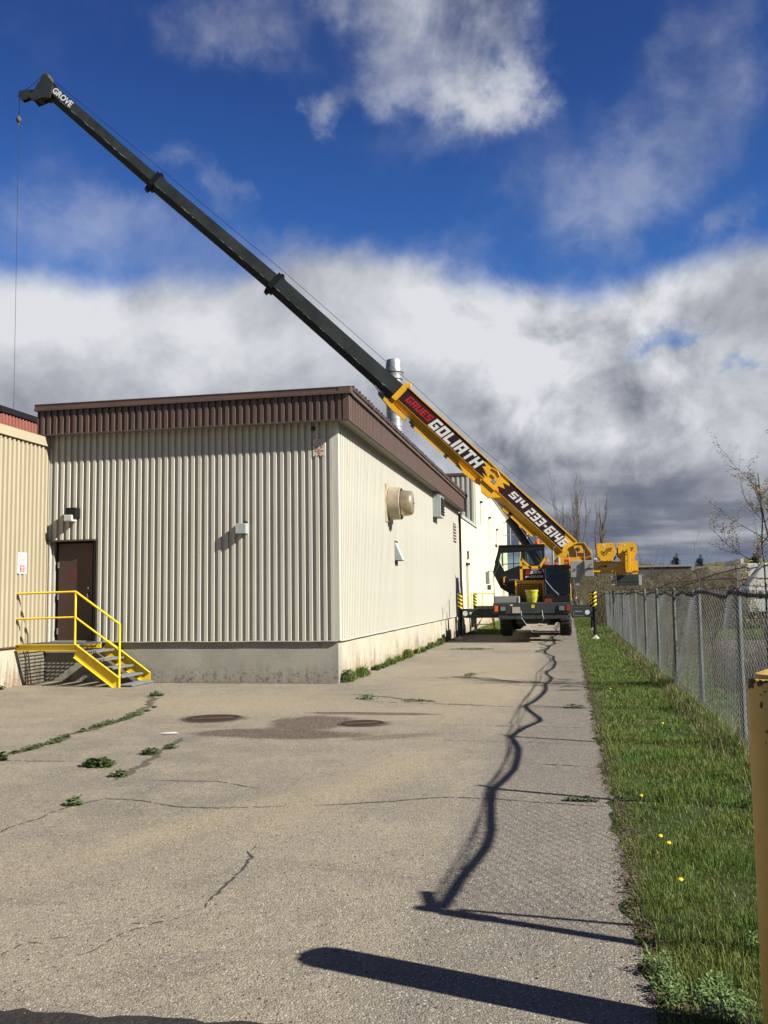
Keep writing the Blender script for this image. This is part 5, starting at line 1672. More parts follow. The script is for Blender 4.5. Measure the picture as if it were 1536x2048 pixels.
hd = put('boom_head', MB().prism([(-21.62, 34.94, 24.42), (-21.98, 34.94, 24.86), (-22.14, 34.94, 24.84), (-22.34, 34.94, 24.36), (-22.56, 34.94, 24.12), (-22.82, 34.94, 23.98), (-22.58, 34.94, 23.66), (-22.09, 34.94, 23.79), (-21.75, 34.94, 23.72)][::-1], (0, .05, 0))
         .prism([(-21.62, 35.40, 24.42), (-21.98, 35.40, 24.86), (-22.14, 35.40, 24.84), (-22.34, 35.40, 24.36), (-22.56, 35.40, 24.12), (-22.82, 35.40, 23.98), (-22.58, 35.40, 23.66), (-22.09, 35.40, 23.79), (-21.75, 35.40, 23.72)][::-1], (0, .05, 0))
         .prism([(-21.7, 34.99, 24.35), (-22.3, 34.99, 24.4), (-22.55, 34.99, 23.8), (-22.0, 34.99, 23.85)], (0, .41, 0)), 'boom_grey', cr_)
put('sheave', MB().lathe((-22.05, 35.0, 24.76), Y_, [(0, .19), (.03, .19), (.06, .15), (.09, .19), (.4, .19)], 20), 'rust', hd)
put('sheave', MB().lathe((-22.38, 35.0, 23.88), Y_, [(0, .17), (.38, .17)], 20), 'rust', hd)
put('runner_arm', MB().prism([(-22.45, 35.1, 24.22), (-22.85, 35.1, 24.33), (-23.36, 35.1, 24.33), (-23.42, 35.1, 24.05), (-23.22, 35.1, 23.86), (-22.9, 35.1, 23.92), (-22.6, 35.1, 24.0)], (0, .06, 0)).prism([(-22.45, 35.28, 24.22), (-23.36, 35.28, 24.33), (-23.42, 35.28, 24.05), (-23.22, 35.28, 23.86), (-22.6, 35.28, 24.0)], (0, .05, 0)), 'boom_grey', hd)
put('sheave', MB().lathe((-23.20, 35.17, 24.12), Y_, [(0, .20), (.04, .16), (.08, .20)], 20), 'black', hd)
put('runner_link', MB().beam((-22.35, 35.05, 24.55), (-22.62, 35.05, 24.1), .05, .08), 'galv_dull', hd)
rope = [(1.36, 36.8, 3.53), (-.42, 36.78, 5.02), (-3.32, 36.6, 7.56), (-5.95, 36.45, 10.22), (-6.3, 36.45, 10.52), (-11.40, 36.02, 15.36), (-16.76, 35.6, 20.19), (-21.70, 35.2, 24.62), (-22.0, 35.2, 24.96), (-22.3, 35.2, 24.92), (-22.9, 35.2, 24.50), (-23.25, 35.2, 24.34), (-23.40, 35.2, 24.15), (-23.41, 35.2, 23.2)]
put('hoist_rope', MB().tube(rope, .011, 6), 'black', cr_)
put('headache_ball', MB().lathe((-23.41, 35.2, 22.88), Z_, [(0, .02), (.06, .09), (.16, .12), (.26, .09), (.34, .03)], 16), 'rust', cr_, smooth=True)
put('hook', MB().tube([(-23.41, 35.2, 22.9), (-23.41, 35.2, 22.78), (-23.35, 35.2, 22.70), (-23.41, 35.2, 22.64), (-23.48, 35.2, 22.69)], .02, 6), 'rust', cr_)
put('load_line', MB().tube([(-23.41, 35.2, 22.68), (-23.36, 35.2, 15), (-23.30, 35.2, 4.0)], .009, 5), 'black', cr_)
# luffing cylinder
ca, cb_, cc_ = V3(-2.92, 37.0, 5.66), V3(-2.22, 37.0, 4.60), V3(-1.25, 37.0, 3.05)
lc = put('luffing_cylinder', MB().tube([tuple(cb_), tuple(cc_), (-.9, 37.0, 2.4)], .165, 18).tube([tuple(cb_ + (cb_ - cc_).normalized() * .06), tuple(cb_)], .19, 18), 'boom_grey', cr_, smooth=True)
put('piston_rod', MB().tube([tuple(ca + (ca - cb_).normalized() * .2), tuple(cb_)], .125, 20), 'chrome', lc, smooth=True)
put('supply_pipe', MB().tube([tuple(cb_ + V3(.22, -.05, .06)), tuple(cc_ + V3(.22, -.05, .06))], .025, 6), 'crane_grey', lc)

# bucket on the deck
t = thing('yellow_bucket', (-1.20, 31.5, 1.335), 'yellow plastic bucket with a red funnel standing on the crane bumper deck', 'bucket')
put('pail', MB().lathe((-1.20, 31.5, 1.336), Z_, [(0, .185), (.01, .19), (.36, .225), (.365, .235), (.40, .24), (.42, .235)], 32, True), 'bucket', t, smooth=True)
put('lid_band', MB().lathe((-1.20, 31.5, 1.70), Z_, [(0, .242), (.03, .245), (.06, .24)], 32, False), 'bucket', t, smooth=True)
put('wire_handle', MB().tube([(-1.20 + .24 * math.cos(a), 31.5 - .24 * math.sin(a) - .01, 1.70 - .22 * math.sin(a)) for a in [math.pi * i / 12 for i in range(13)]], .006, 6), 'galv_dull', t)
put('funnel', MB().lathe((-1.0, 31.55, 1.76), Z_, [(0, .07), (.1, .02), (.2, .012)], 14), 'red_print', t)

# ================================================================== DRAIN COVERS
for (x, y, r_, lab) in ((-4.84, 12.03, .36, 'sunken rusty drain cover left of the damp patch'), (-2.68, 11.75, .27, 'sunken rusty drain cover right of the damp patch, nearer the driveway middle')):
    t = thing('drain_cover', (x, y, 0), lab, 'drain cover', 'drain covers in the driveway')
    put('plate', MB().lathe((x, y, .002), Z_, [(0, r_), (.004, r_ - .01)], 36), 'cover', t)
    put('rim', MB().lathe((x, y, .001), Z_, [(0, r_ + .05), (.006, r_ + .04), (.006, r_ + .012), (0, r_ + .01)], 36, False), 'crack', t)
    put('lifting_bar', MB().beam((x - r_ * .7, y - r_ * .3, .009), (x + r_ * .75, y + r_ * .3, .009), .02, .008), 'rust', t)

# ================================================================== VEGETATION
def blades_obj(name, X, Y, Zb, Hh, Wd, m, kind='stuff', lean=.5, parent=None, **kw):
    n = len(X)
    ang = rng.uniform(0, 2 * np.pi, n)
    la = rng.uniform(0, 2 * np.pi, n)
    ll = rng.uniform(0.1, lean, n) * Hh
    cx, sx = np.cos(ang) * Wd / 2, np.sin(ang) * Wd / 2
    v = np.empty((n, 5, 3), dtype=np.float32)
    mx, my = X + np.cos(la) * ll * .35, Y + np.sin(la) * ll * .35
    v[:, 0] = np.stack([X - cx, Y - sx, Zb], 1)
    v[:, 1] = np.stack([X + cx, Y + sx, Zb], 1)
    v[:, 2] = np.stack([mx + cx * .75, my + sx * .75, Zb + Hh * .6], 1)
    v[:, 3] = np.stack([mx - cx * .75, my - sx * .75, Zb + Hh * .6], 1)
    v[:, 4] = np.stack([X + np.cos(la) * ll, Y + np.sin(la) * ll, Zb + Hh * np.sqrt(np.maximum(.2, 1 - (ll / Hh) ** 2))], 1)
    me = bpy.data.meshes.new(name)
    idx = np.arange(n)[:, None] * 5
    q = (idx + np.array([[0, 1, 2, 3]]))
    tt = (idx + np.array([[3, 2, 4]]))
    loops = np.concatenate([q, tt], 1).reshape(-1).astype(np.int32)
    starts = (np.arange(n)[:, None] * 7 + np.array([[0, 4]])).reshape(-1).astype(np.int32)
    tots = np.tile(np.array([4, 3], dtype=np.int32), n)
    me.vertices.add(n * 5)
    me.vertices.foreach_set('co', v.reshape(-1))
    me.loops.add(len(loops))
    me.loops.foreach_set('vertex_index', loops)
    me.polygons.add(2 * n)
    me.polygons.foreach_set('loop_start', starts)
    me.polygons.foreach_set('loop_total', tots)
    me.update(calc_edges=True)
    me.materials.append(MT[m])
    o = bpy.data.objects.new(name, me)
    C.objects.link(o)
    ORG[o.name] = (0, 0, 0)
    return tag(o, kind=kind, **kw)


def lz(x, y):
    s = np.sin
    t_ = x * 3 + y * 1.3
    wv = (s(t_ * 1.7 + NZ[0]) + .6 * s(t_ * 4.1 + NZ[1]) + .35 * s(t_ * 9.3 + NZ[2])) / 1.95
    return -0.012 + 0.045 * np.minimum(1, (x - .2) / 1.0) + 0.018 * wv * np.minimum(1, (x - .2) * 3)


def patchy(x, y, s, k=0):
    return .5 + .5 * np.sin(x * s * 2.1 + 1.3 * np.sin(y * s * 1.3 + k) + k) * np.sin(y * s * 1.7 + 1.1 * np.sin(x * s * .9 + k * 2))


Xs, Ys, Hs, Ws = [], [], [], []
for (y0, y1, dens, wd, hh) in ((2.6, 6.5, 7500, .0036, .060), (6.5, 11, 5200, .0048, .058), (11, 18, 2600, .007, .055), (18, 32, 1000, .012, .055), (32, 60, 300, .022, .06)):
    x1 = 2.9 if y0 < 18 else 3.6
    n = int((x1 - .3) * (y1 - y0) * dens)
    x = rng.uniform(.24, x1, n)
    y = rng.uniform(y0, y1, n)
    p = patchy(x, y, 2.3, 1)
    keep = rng.uniform(0, 1, n) < (.35 + .75 * p) * np.clip((x - .27) / .12 + .35 * patchy(x, y, 6.0, 3) , 0, 1)
    x, y, p = x[keep], y[keep], p[keep]
    near_f = np.exp(-((x - 1.66) / .16) ** 2)
    h = hh * (.45 + .75 * p) * rng.uniform(.5, 1.5, len(x)) * (1 + 1.6 * near_f)
    Xs.append(x); Ys.append(y); Hs.append(h); Ws.append(np.full(len(x), wd) * rng.uniform(.7, 1.4, len(x)))
Xs, Ys, Hs, Ws = map(np.concatenate, (Xs, Ys, Hs, Ws))
blades_obj('grass', Xs, Ys, lz(Xs, Ys) - .004, Hs, Ws, 'grass', lean=.75, label='short spring grass on the strip between driveway and fence', cat='grass')
# dry stalks, mostly along the fence foot
n = 9000
x = np.concatenate([rng.normal(1.62, .13, n // 2), rng.uniform(.5, 2.6, n // 2)])
y = np.concatenate([rng.uniform(4, 34, n // 2) ** 1.0, rng.uniform(3.2, 22, n // 2)])
k_ = np.concatenate([np.ones(n // 2), (patchy(x[n // 2:], y[n // 2:], 1.6, 4) > .62)]).astype(bool)
x, y = x[k_], y[k_]
h = rng.uniform(.05, .20, len(x)) * np.where(np.abs(x - 1.62) < .3, 1.15, .45)
blades_obj('dry_grass', x, y, lz(x, y) - .004, h, np.full(len(x), .0045) * (1 + y / 14), 'grass_dry', lean=.7, label='straw coloured dry stalks along the fence foot', cat='grass')
# grass behind the crane
n = 12000
x = rng.uniform(-4.2, -2.35, n)
y = rng.uniform(37.8, 60, n)
blades_obj('grass', x, y, np.full(n, -.006), rng.uniform(.05, .12, n), np.full(n, .02), 'grass', label='green verge behind the crane beside the cream wall', cat='grass')
# verge beyond the fence
n = 50000
x = rng.uniform(2.9, 9, n)
y = rng.uniform(6, 19, n)
x2 = rng.uniform(3.6, 16, n)
y2 = rng.uniform(33.5, 60, n)
blades_obj('grass', np.concatenate([x, x2]), np.concatenate([y, y2]), np.full(2 * n, -.025), rng.uniform(.04, .16, 2 * n), np.concatenate([np.full(n, .010), np.full(n, .03)]), 'grass', label='rough grass on the far side of the chain link fence', cat='grass')


def leaf_cloud(mb, cpt, rx, ry, rz, n, size, up=.5, flat=.35):
    for _ in range(n):
        a = random.uniform(0, 2 * math.pi)
        rr = math.sqrt(random.random())
        z = random.random() ** 1.2
        k = math.sqrt(max(.05, 1 - z * z * .8))
        p = Vector((cpt[0] + rx * rr * math.cos(a) * k, cpt[1] + ry * rr * math.sin(a) * k, cpt[2] + rz * z))
        s_ = size * random.uniform(.5, 1.3)
        ha = random.uniform(0, 2 * math.pi)
        e1 = Vector((math.cos(ha), math.sin(ha), random.uniform(-.2, up))).normalized()
        e2 = Vector((-math.sin(ha), math.cos(ha), random.uniform(-.4, .4))).normalized()
        mb.add([tuple(p), tuple(p + e1 * s_ * .5 + e2 * s_ * flat), tuple(p + e1 * s_), tuple(p + e1 * s_ * .5 - e2 * s_ * flat)], [(0, 1, 2, 3)])
    return mb


def weed(x, y, rx, ry, rz, n, size, label, m='weed', cat='weed', flowers=0, group=None):
    t_ = thing('weed_clump' if not flowers else 'dandelion_clump', (x, y, 0), label, cat, group)
    put('leaves', leaf_cloud(MB(), (x, y, .0), rx, ry, rz, n, size), m, t_)
    for _ in range(flowers):
        fx, fy = x + random.uniform(-rx, rx), y + random.uniform(-ry, ry)
        hz = rz * random.uniform(.8, 1.2)
        put('flower_head', MB().lathe((fx, fy, hz), Vector((random.uniform(-.3, .3), -.4, 1)), [(0, .005), (.006, .017), (.011, .014), (.013, .002)], 10).tube([(fx, fy, 0), (fx, fy, hz)], .0025, 4), 'dandelion', t_)
    return t_


G1 = 'weeds growing in the driveway cracks'
ORD = ['first', 'second', 'third', 'fourth', 'fifth', 'sixth', 'seventh', 'eighth', 'ninth', 'tenth', 'eleventh', 'twelfth', 'thirteenth', 'fourteenth', 'fifteenth', 'sixteenth', 'seventeenth', 'eighteenth', 'nineteenth', 'twentieth'] + ['%sth' % q for q in range(21, 60)]
weed(-4.62, 8.52, .17, .10, .075, 420, .05, 'largest dark green weed clump alone on the left of the driveway', group=G1)
weed(-4.16, 8.07, .085, .06, .05, 150, .04, 'small weed clump just right of the largest one', group=G1)
weed(-4.42, 9.25, .11, .08, .06, 220, .04, 'weed clump below the damp patch, left of the sandy streak', group=G1)
weed(-4.36, 9.62, .08, .06, .05, 120, .035, 'little weed tuft touching the upper end of the short mossy crack', group=G1)
weed(-6.92, 14.69, .13, .10, .07, 180, .05, 'weed clump nearest the foot of the yellow steps', group=G1)
weed(-3.96, 6.92, .075, .06, .06, 110, .04, 'weed tuft at the bend of the lower left crack', group=G1)
weed(-5.82, 8.72, .09, .07, .08, 110, .06, 'pale weed at the left edge of the driveway', m='weed2', group=G1)
for i, (x, y, r_) in enumerate(((-5.93, 9.12, .08), (-5.90, 9.36, .16), (-5.93, 9.55, .10), (-5.90, 9.85, .21), (-5.99, 10.22, .12), (-6.03, 10.7, .09), (-6.05, 11.08, .14), (-6.04, 11.35, .22), (-6.02, 11.78, .17), (-6.06, 12.2, .20), (-6.12, 12.7, .08), (-6.2, 13.1, .05))):
    weed(x, y, r_ * .38, r_ * 1.1, .018 + r_ * .14, int(1100 * r_), .034, ORD[i] + ' low green weed from the near end of the long mossy crack at left', cat='weed', group='weeds along the long left crack')
weed(-3.2, 14.5, .16, .10, .07, 160, .05, 'pale weed clump in the mossy crack near the building corner', m='weed2', group=G1)
weed(-2.35, 14.25, .28, .06, .03, 160, .04, 'flat weed line right of the pale clump in the mossy crack', group=G1)
weed(0.02, 13.60, .16, .05, .05, 200, .035, 'weed strip at the right end of the far cross crack', group=G1)
weed(0.05, 7.60, .15, .035, .04, 260, .026, 'weed strip at the right end of the near cross crack', group=G1)
weed(-2.9, 27.5, .7, .25, .05, 300, .06, 'green tuft in the crane shade beside the wall', group=G1)
weed(-2.02, 18.9, .12, .45, .03, 160, .04, 'thin weeds along the short diagonal crack in mid driveway', group=G1)
# dandelions at the wall foot
yy_ = 17.5
ii = 0
while yy_ < 31:
    big_ = random.choice((.06, .09, .14, .22, .34)) * random.uniform(.8, 1.2)
    t_ = weed(WX + .09 + random.uniform(0, .05), yy_, .035 + big_ * .25, big_, .03 + big_ * random.uniform(.25, .6), int(70 + big_ * 620), .075, ORD[ii] + ' dandelion tuft from the building corner along the sunlit side wall', m='weed', cat='dandelion',
              flowers=(2 if 19.5 < yy_ < 26 and big_ > .12 else (1 if yy_ > 19 and big_ > .1 else 0)), group='dandelion tufts along the side wall')
    n_ = int(60 + big_ * 420)
    gx, gy = rng.uniform(WX + .06, WX + .14 + big_ * .2, n_), rng.normal(yy_, big_ * .6, n_)
    gb = blades_obj('grass_blades', gx, gy, np.zeros(n_), rng.uniform(.04, .10 + big_ * .5, n_), np.full(n_, .009), 'grass', lean=.8)
    gb.parent = t_
    gb.location = (-t_.location[0], -t_.location[1], 0)
    yy_ += big_ * random.uniform(1.8, 3.4) + random.uniform(0, .38)
    ii += 1
weed(-10.42, 15.5, .08, .12, .07, 90, .05, 'small weed at the foot of the tan building foundation')
# dandelions in the lawn
for (x, y, lab) in ((.53, 6.26, 'upper of the two dandelions close together in the lawn'), (.565, 6.10, 'lower of the two dandelions close together in the lawn'), (.55, 5.35, 'single dandelion on the lawn edge below the pair'),
                    (.50, 7.45, 'dandelion beside the near cross crack'), (1.05, 11.5, 'tiny far dandelion in mid lawn'), (.62, 15.5, 'farthest dandelion in the lawn')):
    t_ = thing('dandelion', (x, y, 0), lab, 'dandelion', 'dandelions in the lawn')
    hz = .085
    put('flower_head', MB().lathe((x, y, hz), Vector((-.1, -.5, 1)), [(0, .004), (.005, .014), (.009, .012), (.011, .002)], 12), 'dandelion', t_)
    put('stem', MB().tube([(x + .01, y, 0), (x, y, hz)], .0022, 4), 'weed', t_)
# leafy patches at lower right
PAT = {}
for (x, y, rx, ry, rz, n, s_, lab) in ((.47, 4.00, .19, .20, .055, 3000, .020, 'dense pale leafy weed patch at the bottom right beside the bollard'),
                                       (.36, 4.28, .08, .06, .05, 420, .018, 'small leafy patch above the dense pale one'),
                                       (.62, 3.60, .16, .12, .05, 800, .018, 'thin leafy patch in front of the bollard foot'),
                                       (.95, 4.6, .18, .14, .05, 500, .018, 'sparse leafy patch on the bare lawn behind the bollard')):
    t_ = thing('weed_clump', (x, y, 0), lab, 'weed')
    mb = MB()
    for q in range(max(6, n // 130)):
        a_, r_ = random.uniform(0, 6.28), math.sqrt(random.random())
        leaf_cloud(mb, (x + rx * r_ * math.cos(a_), y + ry * r_ * math.sin(a_), .0), .045, .045, rz * random.uniform(.5, 1.7), 125, s_, up=.9, flat=.2)
    put('leaves', mb, 'weed2', t_)
# leaf litter along the driveway edge
mb = MB()
for _ in range(9000):
    y = 3.4 + (random.random() ** 1.6) * 26
    x = .33 + random.gauss(0, .045) + .03 * math.sin(y * 2)
    s_ = random.uniform(.004, .012) * (1 + y / 22)
    a = random.uniform(0, 6.28)
    z = random.uniform(.004, .022)
    e1 = Vector((math.cos(a), math.sin(a), random.uniform(-.4, .5)))
    e2 = Vector((-math.sin(a), math.cos(a), random.uniform(-.3, .3)))
    p = Vector((x, y, z))
    mb.add([tuple(p - e1 * s_), tuple(p + e2 * s_ * .5), tuple(p + e1 * s_), tuple(p - e2 * s_ * .5)], [(0, 1, 2, 3)])
tag(put('leaf_litter', mb, 'dry', origin=(0, 0, 0)), 'brown dead leaf litter along the edge of the driveway and lawn', 'leaf litter', kind='stuff')
# loose grit and small stones
mb = MB()
for _ in range(1500):
    y = 3.2 + random.random() ** 1.3 * 12
    x = random.uniform(-6 if y > 6 else -2.6, .2)
    s_ = random.uniform(.003, .008)
    a = random.uniform(0, 6.28)
    pts_ = [(x + s_ * math.cos(a + q * 1.57) * random.uniform(.7, 1.3), y + s_ * math.sin(a + q * 1.57) * random.uniform(.7, 1.3), .001) for q in range(4)]
    mb.add(pts_ + [(x, y, s_ * 1.1)], [(0, 1, 4), (1, 2, 4), (2, 3, 4), (3, 0, 4)])
tag(put('loose_grit', mb, 'yard', origin=(0, 0, 0)), 'loose grit and pebbles scattered on the asphalt', 'grit', kind='stuff')
t_ = put('paper_scrap', MB().add([(-4.98, 10.62, .006), (-4.85, 10.57, .012), (-4.72, 10.66, .006), (-4.80, 10.72, .014), (-4.93, 10.70, .005)], [(0, 1, 2, 3, 4)]), 'sign2', label='white scrap of litter at the left end of the damp patch', cat='litter')


# ---- trees
def branch(mb, tips, p, d_, L, r, depth, spread=.5, upb=.15, segs=4, kids=3, shrink=.62, up_dir=Z_):
    pts = [Vector(p)]
    rs = [r]
    dd = Vector(d_).normalized()
    for i in range(segs):
        dd = (dd + Vector((random.gauss(0, .09), random.gauss(0, .09), random.gauss(0, .05))) + up_dir * upb * .3).normalized()
        pts.append(pts[-1] + dd * L / segs)
        rs.append(r * (1 - (i + 1) / segs * .62))
    mb.tube(pts, rs, 6 if r > .02 else (4 if r > .006 else 3), False)
    if depth == 0:
        for q_ in pts[1:]:
            tips.append((q_, dd))
        return
    for k in range(kids):
        i = random.randint(1, segs)
        a = random.uniform(0, 2 * math.pi)
        side = dd.cross(Vector((math.cos(a), math.sin(a), .3))).normalized()
        nd = (dd * (1 - spread) + side * spread + up_dir * upb).normalized()
        branch(mb, tips, pts[i], nd, L * shrink * random.uniform(.7, 1.2), rs[i] * .62, depth - 1, spread, upb, max(2, segs - 1), kids, shrink, up_dir)
    tips.append((pts[-1], dd))


def tree(name, label, stems, leafm=None, leafn=0, leafs=.05, cat='tree', barkm='bark', **kw):
    org = stems[0][0]
    t_ = thing(name, org, label, cat)
    tips = []
    for (p, d_, L, r, depth) in stems:
        mb = MB()
        branch(mb, tips, p, d_, L, r, depth, **kw)
        put('trunk', mb, barkm, t_)
    if leafm:
        mb = MB()
        for (p, dd) in tips:
            for _ in range(leafn):
                q = p + Vector((random.gauss(0, .022), random.gauss(0, .022), random.gauss(0, .022))) - dd * random.uniform(0, .06)
                s_ = leafs * random.uniform(.5, 1.2)
                a = random.uniform(0, 6.28)
                e1 = Vector((math.cos(a), math.sin(a), random.uniform(-.6, .6)))
                e2 = Vector((-math.sin(a), math.cos(a), random.uniform(-.5, .5)))
                mb.add([tuple(q - e1 * s_ * .5), tuple(q + e2 * s_ * .3), tuple(q + e1 * s_ * .5), tuple(q - e2 * s_ * .3)], [(0, 1, 2, 3)])
        put('crown', mb, leafm, t_)
    return t_


random.seed(21)
tree('budding_tree', 'slender tree with small olive spring leaves behind the fence at the right edge',
     [((3.13, 16, 0), (.02, 0, 1), 3.65, .022, 3), ((3.20, 16.05, .55), (.22, .05, 1), 2.9, .022, 2)], 'bud', 2, .038, kids=9, spread=.62, upb=.16, segs=9, shrink=.36)
random.seed(5)
stems = []
for (dx_, L) in ((-.75, 8.2), (-.35, 9.0), (.05, 8.4), (.35, 7.9), (-1.15, 6.8), (-.1, 7.0), (-.55, 8.6), (.2, 8.0), (.6, 6.5)):
    stems.append(((.45 + dx_ * .4, 62 + random.uniform(-.5, .5), 0), (dx_ * .09, 0, 1), L * .76, .05, 3))
tree('bare_poplar', 'clump of bare upright poplar stems behind the boom foot, the left one', stems, kids=9, spread=.32, upb=.42, segs=10, shrink=.38, barkm='bark_pale')
tree('bare_poplar', 'single bare poplar with a thick trunk right of the bare clump', [((1.62, 61, 0), (.012, 0, 1), 6.9, .10, 3), ((1.75, 61, 2.5), (.06, 0, 1), 4.2, .04, 2)], kids=9, spread=.30, upb=.42, segs=9, shrink=.32, barkm='bark_pale')
random.seed(9)
tree('bare_bush', 'grey bare rounded bush just right of the yellow winches', [((4.9, 60, 0), (a * .35, 0, 1), 2.7 + random.random(), .045, 3) for a in (-1.1, -.5, 0, .5, 1.1)], kids=5, spread=.55, upb=.1, segs=4, shrink=.55)
for i, (x, y, h, lab) in enumerate(((10.2, 78, 2.9, 'thin bare sapling rising above the pale far roof'), (6.9, 52, 2.2, 'short bare sapling in the thicket left of the sapling above the roof'), (3.0, 20.5, 2.3, 'spindly sapling right behind the fence left of the budding tree'), (2.9, 12.8, 1.5, 'low twiggy shrub behind the fence post by the yellow bollard'), (3.3, 14.2, 1.6, 'dark twiggy shrub under the budding tree'))):
    tree('sapling' if i < 3 else 'twiggy_shrub', lab, [((x, y, 0), (random.uniform(-.1, .1), 0, 1), h, .012 + y * .0004, 2)] + ([((x + .1, y, 0), (.5, .1, 1), h * .7, .01, 2), ((x - .1, y, 0), (-.5, .1, 1), h * .7, .01, 2)] if i > 2 else []), kids=5, spread=.45, upb=.15, segs=5, shrink=.45)


def twig_mass(n, xr, yr, hfun, wd):
    mb = MB()
    for _ in range(n):
        x = random.uniform(*xr)
        y = random.uniform(*yr)
        h = hfun(x, y) * random.uniform(.45, 1.08)
        a = random.uniform(0, 6.28)
        d1 = Vector((math.cos(a) * .35, math.sin(a) * .35, 1)).normalized()
        p = Vector((x, y, 0))
        pts_ = [p, p + d1 * h * .5, p + d1 * h * .8 + Vector((random.gauss(0, .12) * h, 0, .08)), p + d1 * h + Vector((random.gauss(0, .2) * h, 0, 0))]
        for q in range(3):
            w1 = wd * (1 - q * .28)
            mb.add([tuple(pts_[q] - X_ * w1), tuple(pts_[q] + X_ * w1), tuple(pts_[q + 1] + X_ * w1 * .7), tuple(pts_[q + 1] - X_ * w1 * .7)], [(0, 1, 2, 3)])
        for q in range(4):
            s0_ = pts_[1].lerp(pts_[3], random.random())
            e_ = s0_ + Vector((random.gauss(0, .22), random.gauss(0, .1), random.uniform(.02, .3))) * h * .5
            mb.add([tuple(s0_ - Z_ * wd * .6), tuple(s0_ + Z_ * wd * .6), tuple(e_)], [(0, 1, 2)])
    return mb


random.seed(31)
tag(put('thicket', twig_mass(6500, (1.2, 14), (44, 58), lambda x, y: 2.45 + .45 * math.sin(x * 1.3) * math.sin(x * .47) + (.3 if x > 7 else 0), .016), 'thicket', origin=(0, 0, 0)),
    'brown leafless thicket along the far side of the lane', 'thicket', kind='stuff')
tag(put('thicket', twig_mass(2600, (2.2, 3.4), (24, 44), lambda x, y: 1.1 + .35 * math.sin(y * .9), .008), 'thicket', origin=(0, 0, 0)),
    'low brown brush behind the far half of the fence', 'thicket', kind='stuff')
tag(put('thicket', twig_mass(1500, (2.3, 5.2), (11.5, 17.5), lambda x, y: .5 + .5 * random.random() + .3 * (x > 3), .0035), 'bark', origin=(0, 0, 0)),
    'dark dead brush behind the fence near the bollard', 'thicket', kind='stuff')
tag(put('thicket', twig_mass(700, (1.85, 4.5), (17, 30), lambda x, y: .5 + .9 * random.random(), .005), 'thicket', origin=(0, 0, 0)),
    'scattered thin stalks behind the middle of the fence', 'thicket', kind='stuff')

# ---- far buildings and hills
t_ = thing('warehouse', (8.9, 92, 0), 'long low grey brown warehouse beyond the thicket', 'building')
put('wall', MB().box(5.2, 11.4, 90, 104, 0, 3.95), 'farwall', t_)
put('roof', MB().box(5.1, 11.5, 89.9, 104.1, 3.955, 4.12), 'farroof', t_)
t_ = thing('pale_warehouse', (22, 125, 0), 'pale flat warehouse roof stretching behind the grey brown one', 'building')
put('wall', MB().box(11, 46, 125, 150, 0, 4.3), 'beigewall', t_)
put('roof', MB().box(10.8, 46.2, 124.8, 150.2, 4.305, 4.8), 'farroof', t_)
t_ = thing('beige_shed', (10.2, 60, 0), 'beige shed with a white corner post behind the barbed wire arm', 'building')
put('wall', MB().box(8.6, 10.5, 60, 66, 0, 3.15), 'beigewall', t_)
put('corner_post', MB().box(10.5, 10.68, 59.9, 66, 0, 3.6), 'whitewall', t_)
t_ = thing('white_trailer', (9.3, 41, 0), 'white flat sided trailer behind the budding tree', 'trailer')
put('body', MB().bbox(7.25, 13.5, 40, 42.5, .75, 2.75, .04), 'whitewall', t_)
put('undercarriage', MB().box(7.6, 13.2, 40.4, 42.1, .45, .74).lathe((9.0, 40.3, .4), Y_, [(0, .42), (.3, .42)], 20).lathe((11.6, 40.3, .4), Y_, [(0, .42), (.3, .42)], 20), 'black', t_)
random.seed(3)
mb = MB()
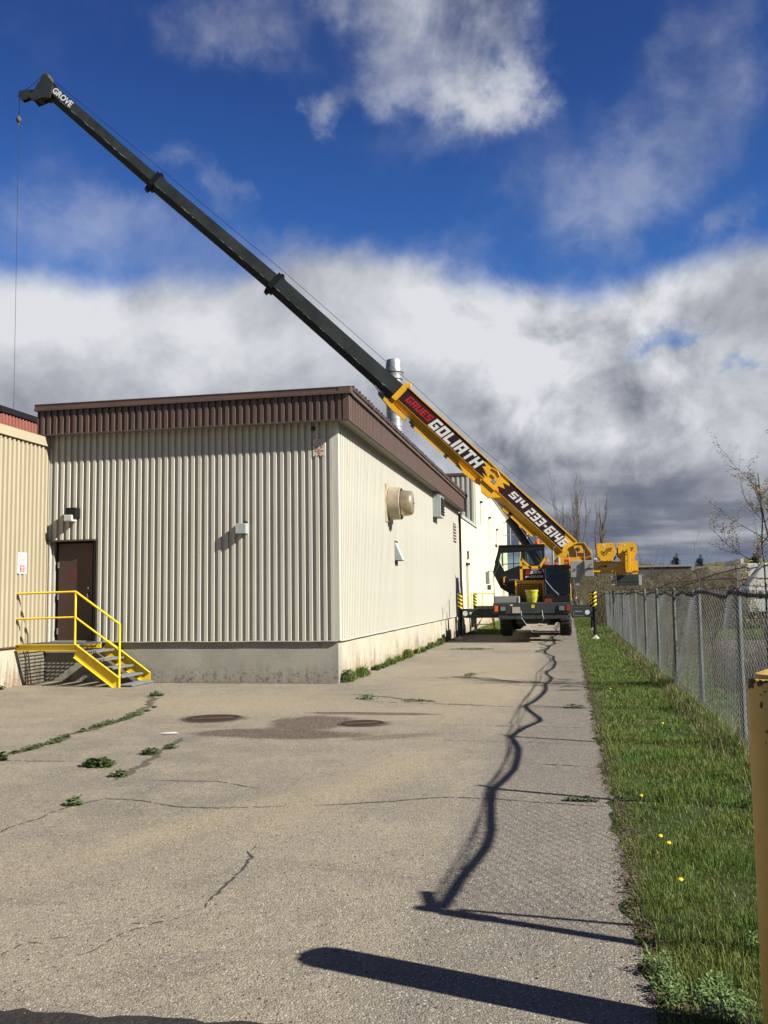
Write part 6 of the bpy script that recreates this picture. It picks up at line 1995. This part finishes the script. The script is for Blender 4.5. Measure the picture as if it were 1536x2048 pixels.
for _ in range(5000):
    x = random.uniform(10, 60)
    y = random.uniform(190, 215)
    h = 6.9 + .7 * math.sin(x * .21) + .5 * math.sin(x * .9)
    z = h * math.sqrt(random.random())
    s_ = random.uniform(.3, .9)
    a = random.uniform(0, 3.14)
    p = Vector((x, y, z))
    mb.add([tuple(p - X_ * s_), tuple(p + Z_ * s_ * .5), tuple(p + X_ * s_), tuple(p - Z_ * s_ * .5)], [(0, 1, 2, 3)])
tag(put('tree_line', mb, 'fargreen', origin=(0, 0, 0)), 'yellow green line of budding trees on the horizon', 'tree line', kind='stuff')
for (x, y, h, lab) in ((19.4, 175, 8.4, 'left of the two small dark evergreens on the horizon'), (23.6, 175, 8.0, 'right of the two small dark evergreens on the horizon'), (33, 175, 8.2, 'dark evergreen far right on the horizon behind the budding tree')):
    t_ = thing('evergreen_tree', (x, y, 0), lab, 'tree', 'dark evergreens on the horizon')
    put('trunk', MB().tube([(x, y, 0), (x, y, h * .8)], [.2, .08], 6), 'bark', t_)
    put('crown', leaf_cloud(leaf_cloud(MB(), (x, y, h * .45), h * .11, h * .11, h * .48, 1500, .35), (x + .2, y, h * .6), h * .05, h * .05, h * .42, 500, .3), 'conifer', t_)
t_ = thing('lattice_mast', (-5.5, 120, 0), 'orange lattice mast far behind the luffing cylinder', 'mast')
mb = MB()
for (ax, ay) in ((-5.95, 119.5), (-5.05, 119.5), (-5.95, 120.5), (-5.05, 120.5)):
    mb.tube([(ax, ay, 0), (ax, ay, 11.5)], .05, 4)
for i in range(11):
    z = i * 1.05
    mb.tube([(-5.95, 119.5, z), (-5.05, 119.5, z + 1.0)], .03, 4).tube([(-5.05, 119.5, z + 1.0), (-5.95, 119.5, z + 1.0)], .03, 4)
put('lattice', mb, 'orange_tower', t_)
random.seed(77)
mb = MB()
for _ in range(5200):
    x = random.uniform(-40, 60)
    y = random.uniform(230, 250)
    h = 5.5 + .8 * math.sin(x * .13)
    z = h * math.sqrt(random.random())
    s_ = random.uniform(.6, 1.3)
    p = Vector((x, y, z))
    mb.add([tuple(p - X_ * s_), tuple(p + Z_ * s_ * .6), tuple(p + X_ * s_), tuple(p - Z_ * s_ * .6)], [(0, 1, 2, 3)])
tag(put('far_wood', mb, 'thicket', origin=(0, 0, 0)), 'brown leafless wood along the horizon', 'wood', kind='stuff')
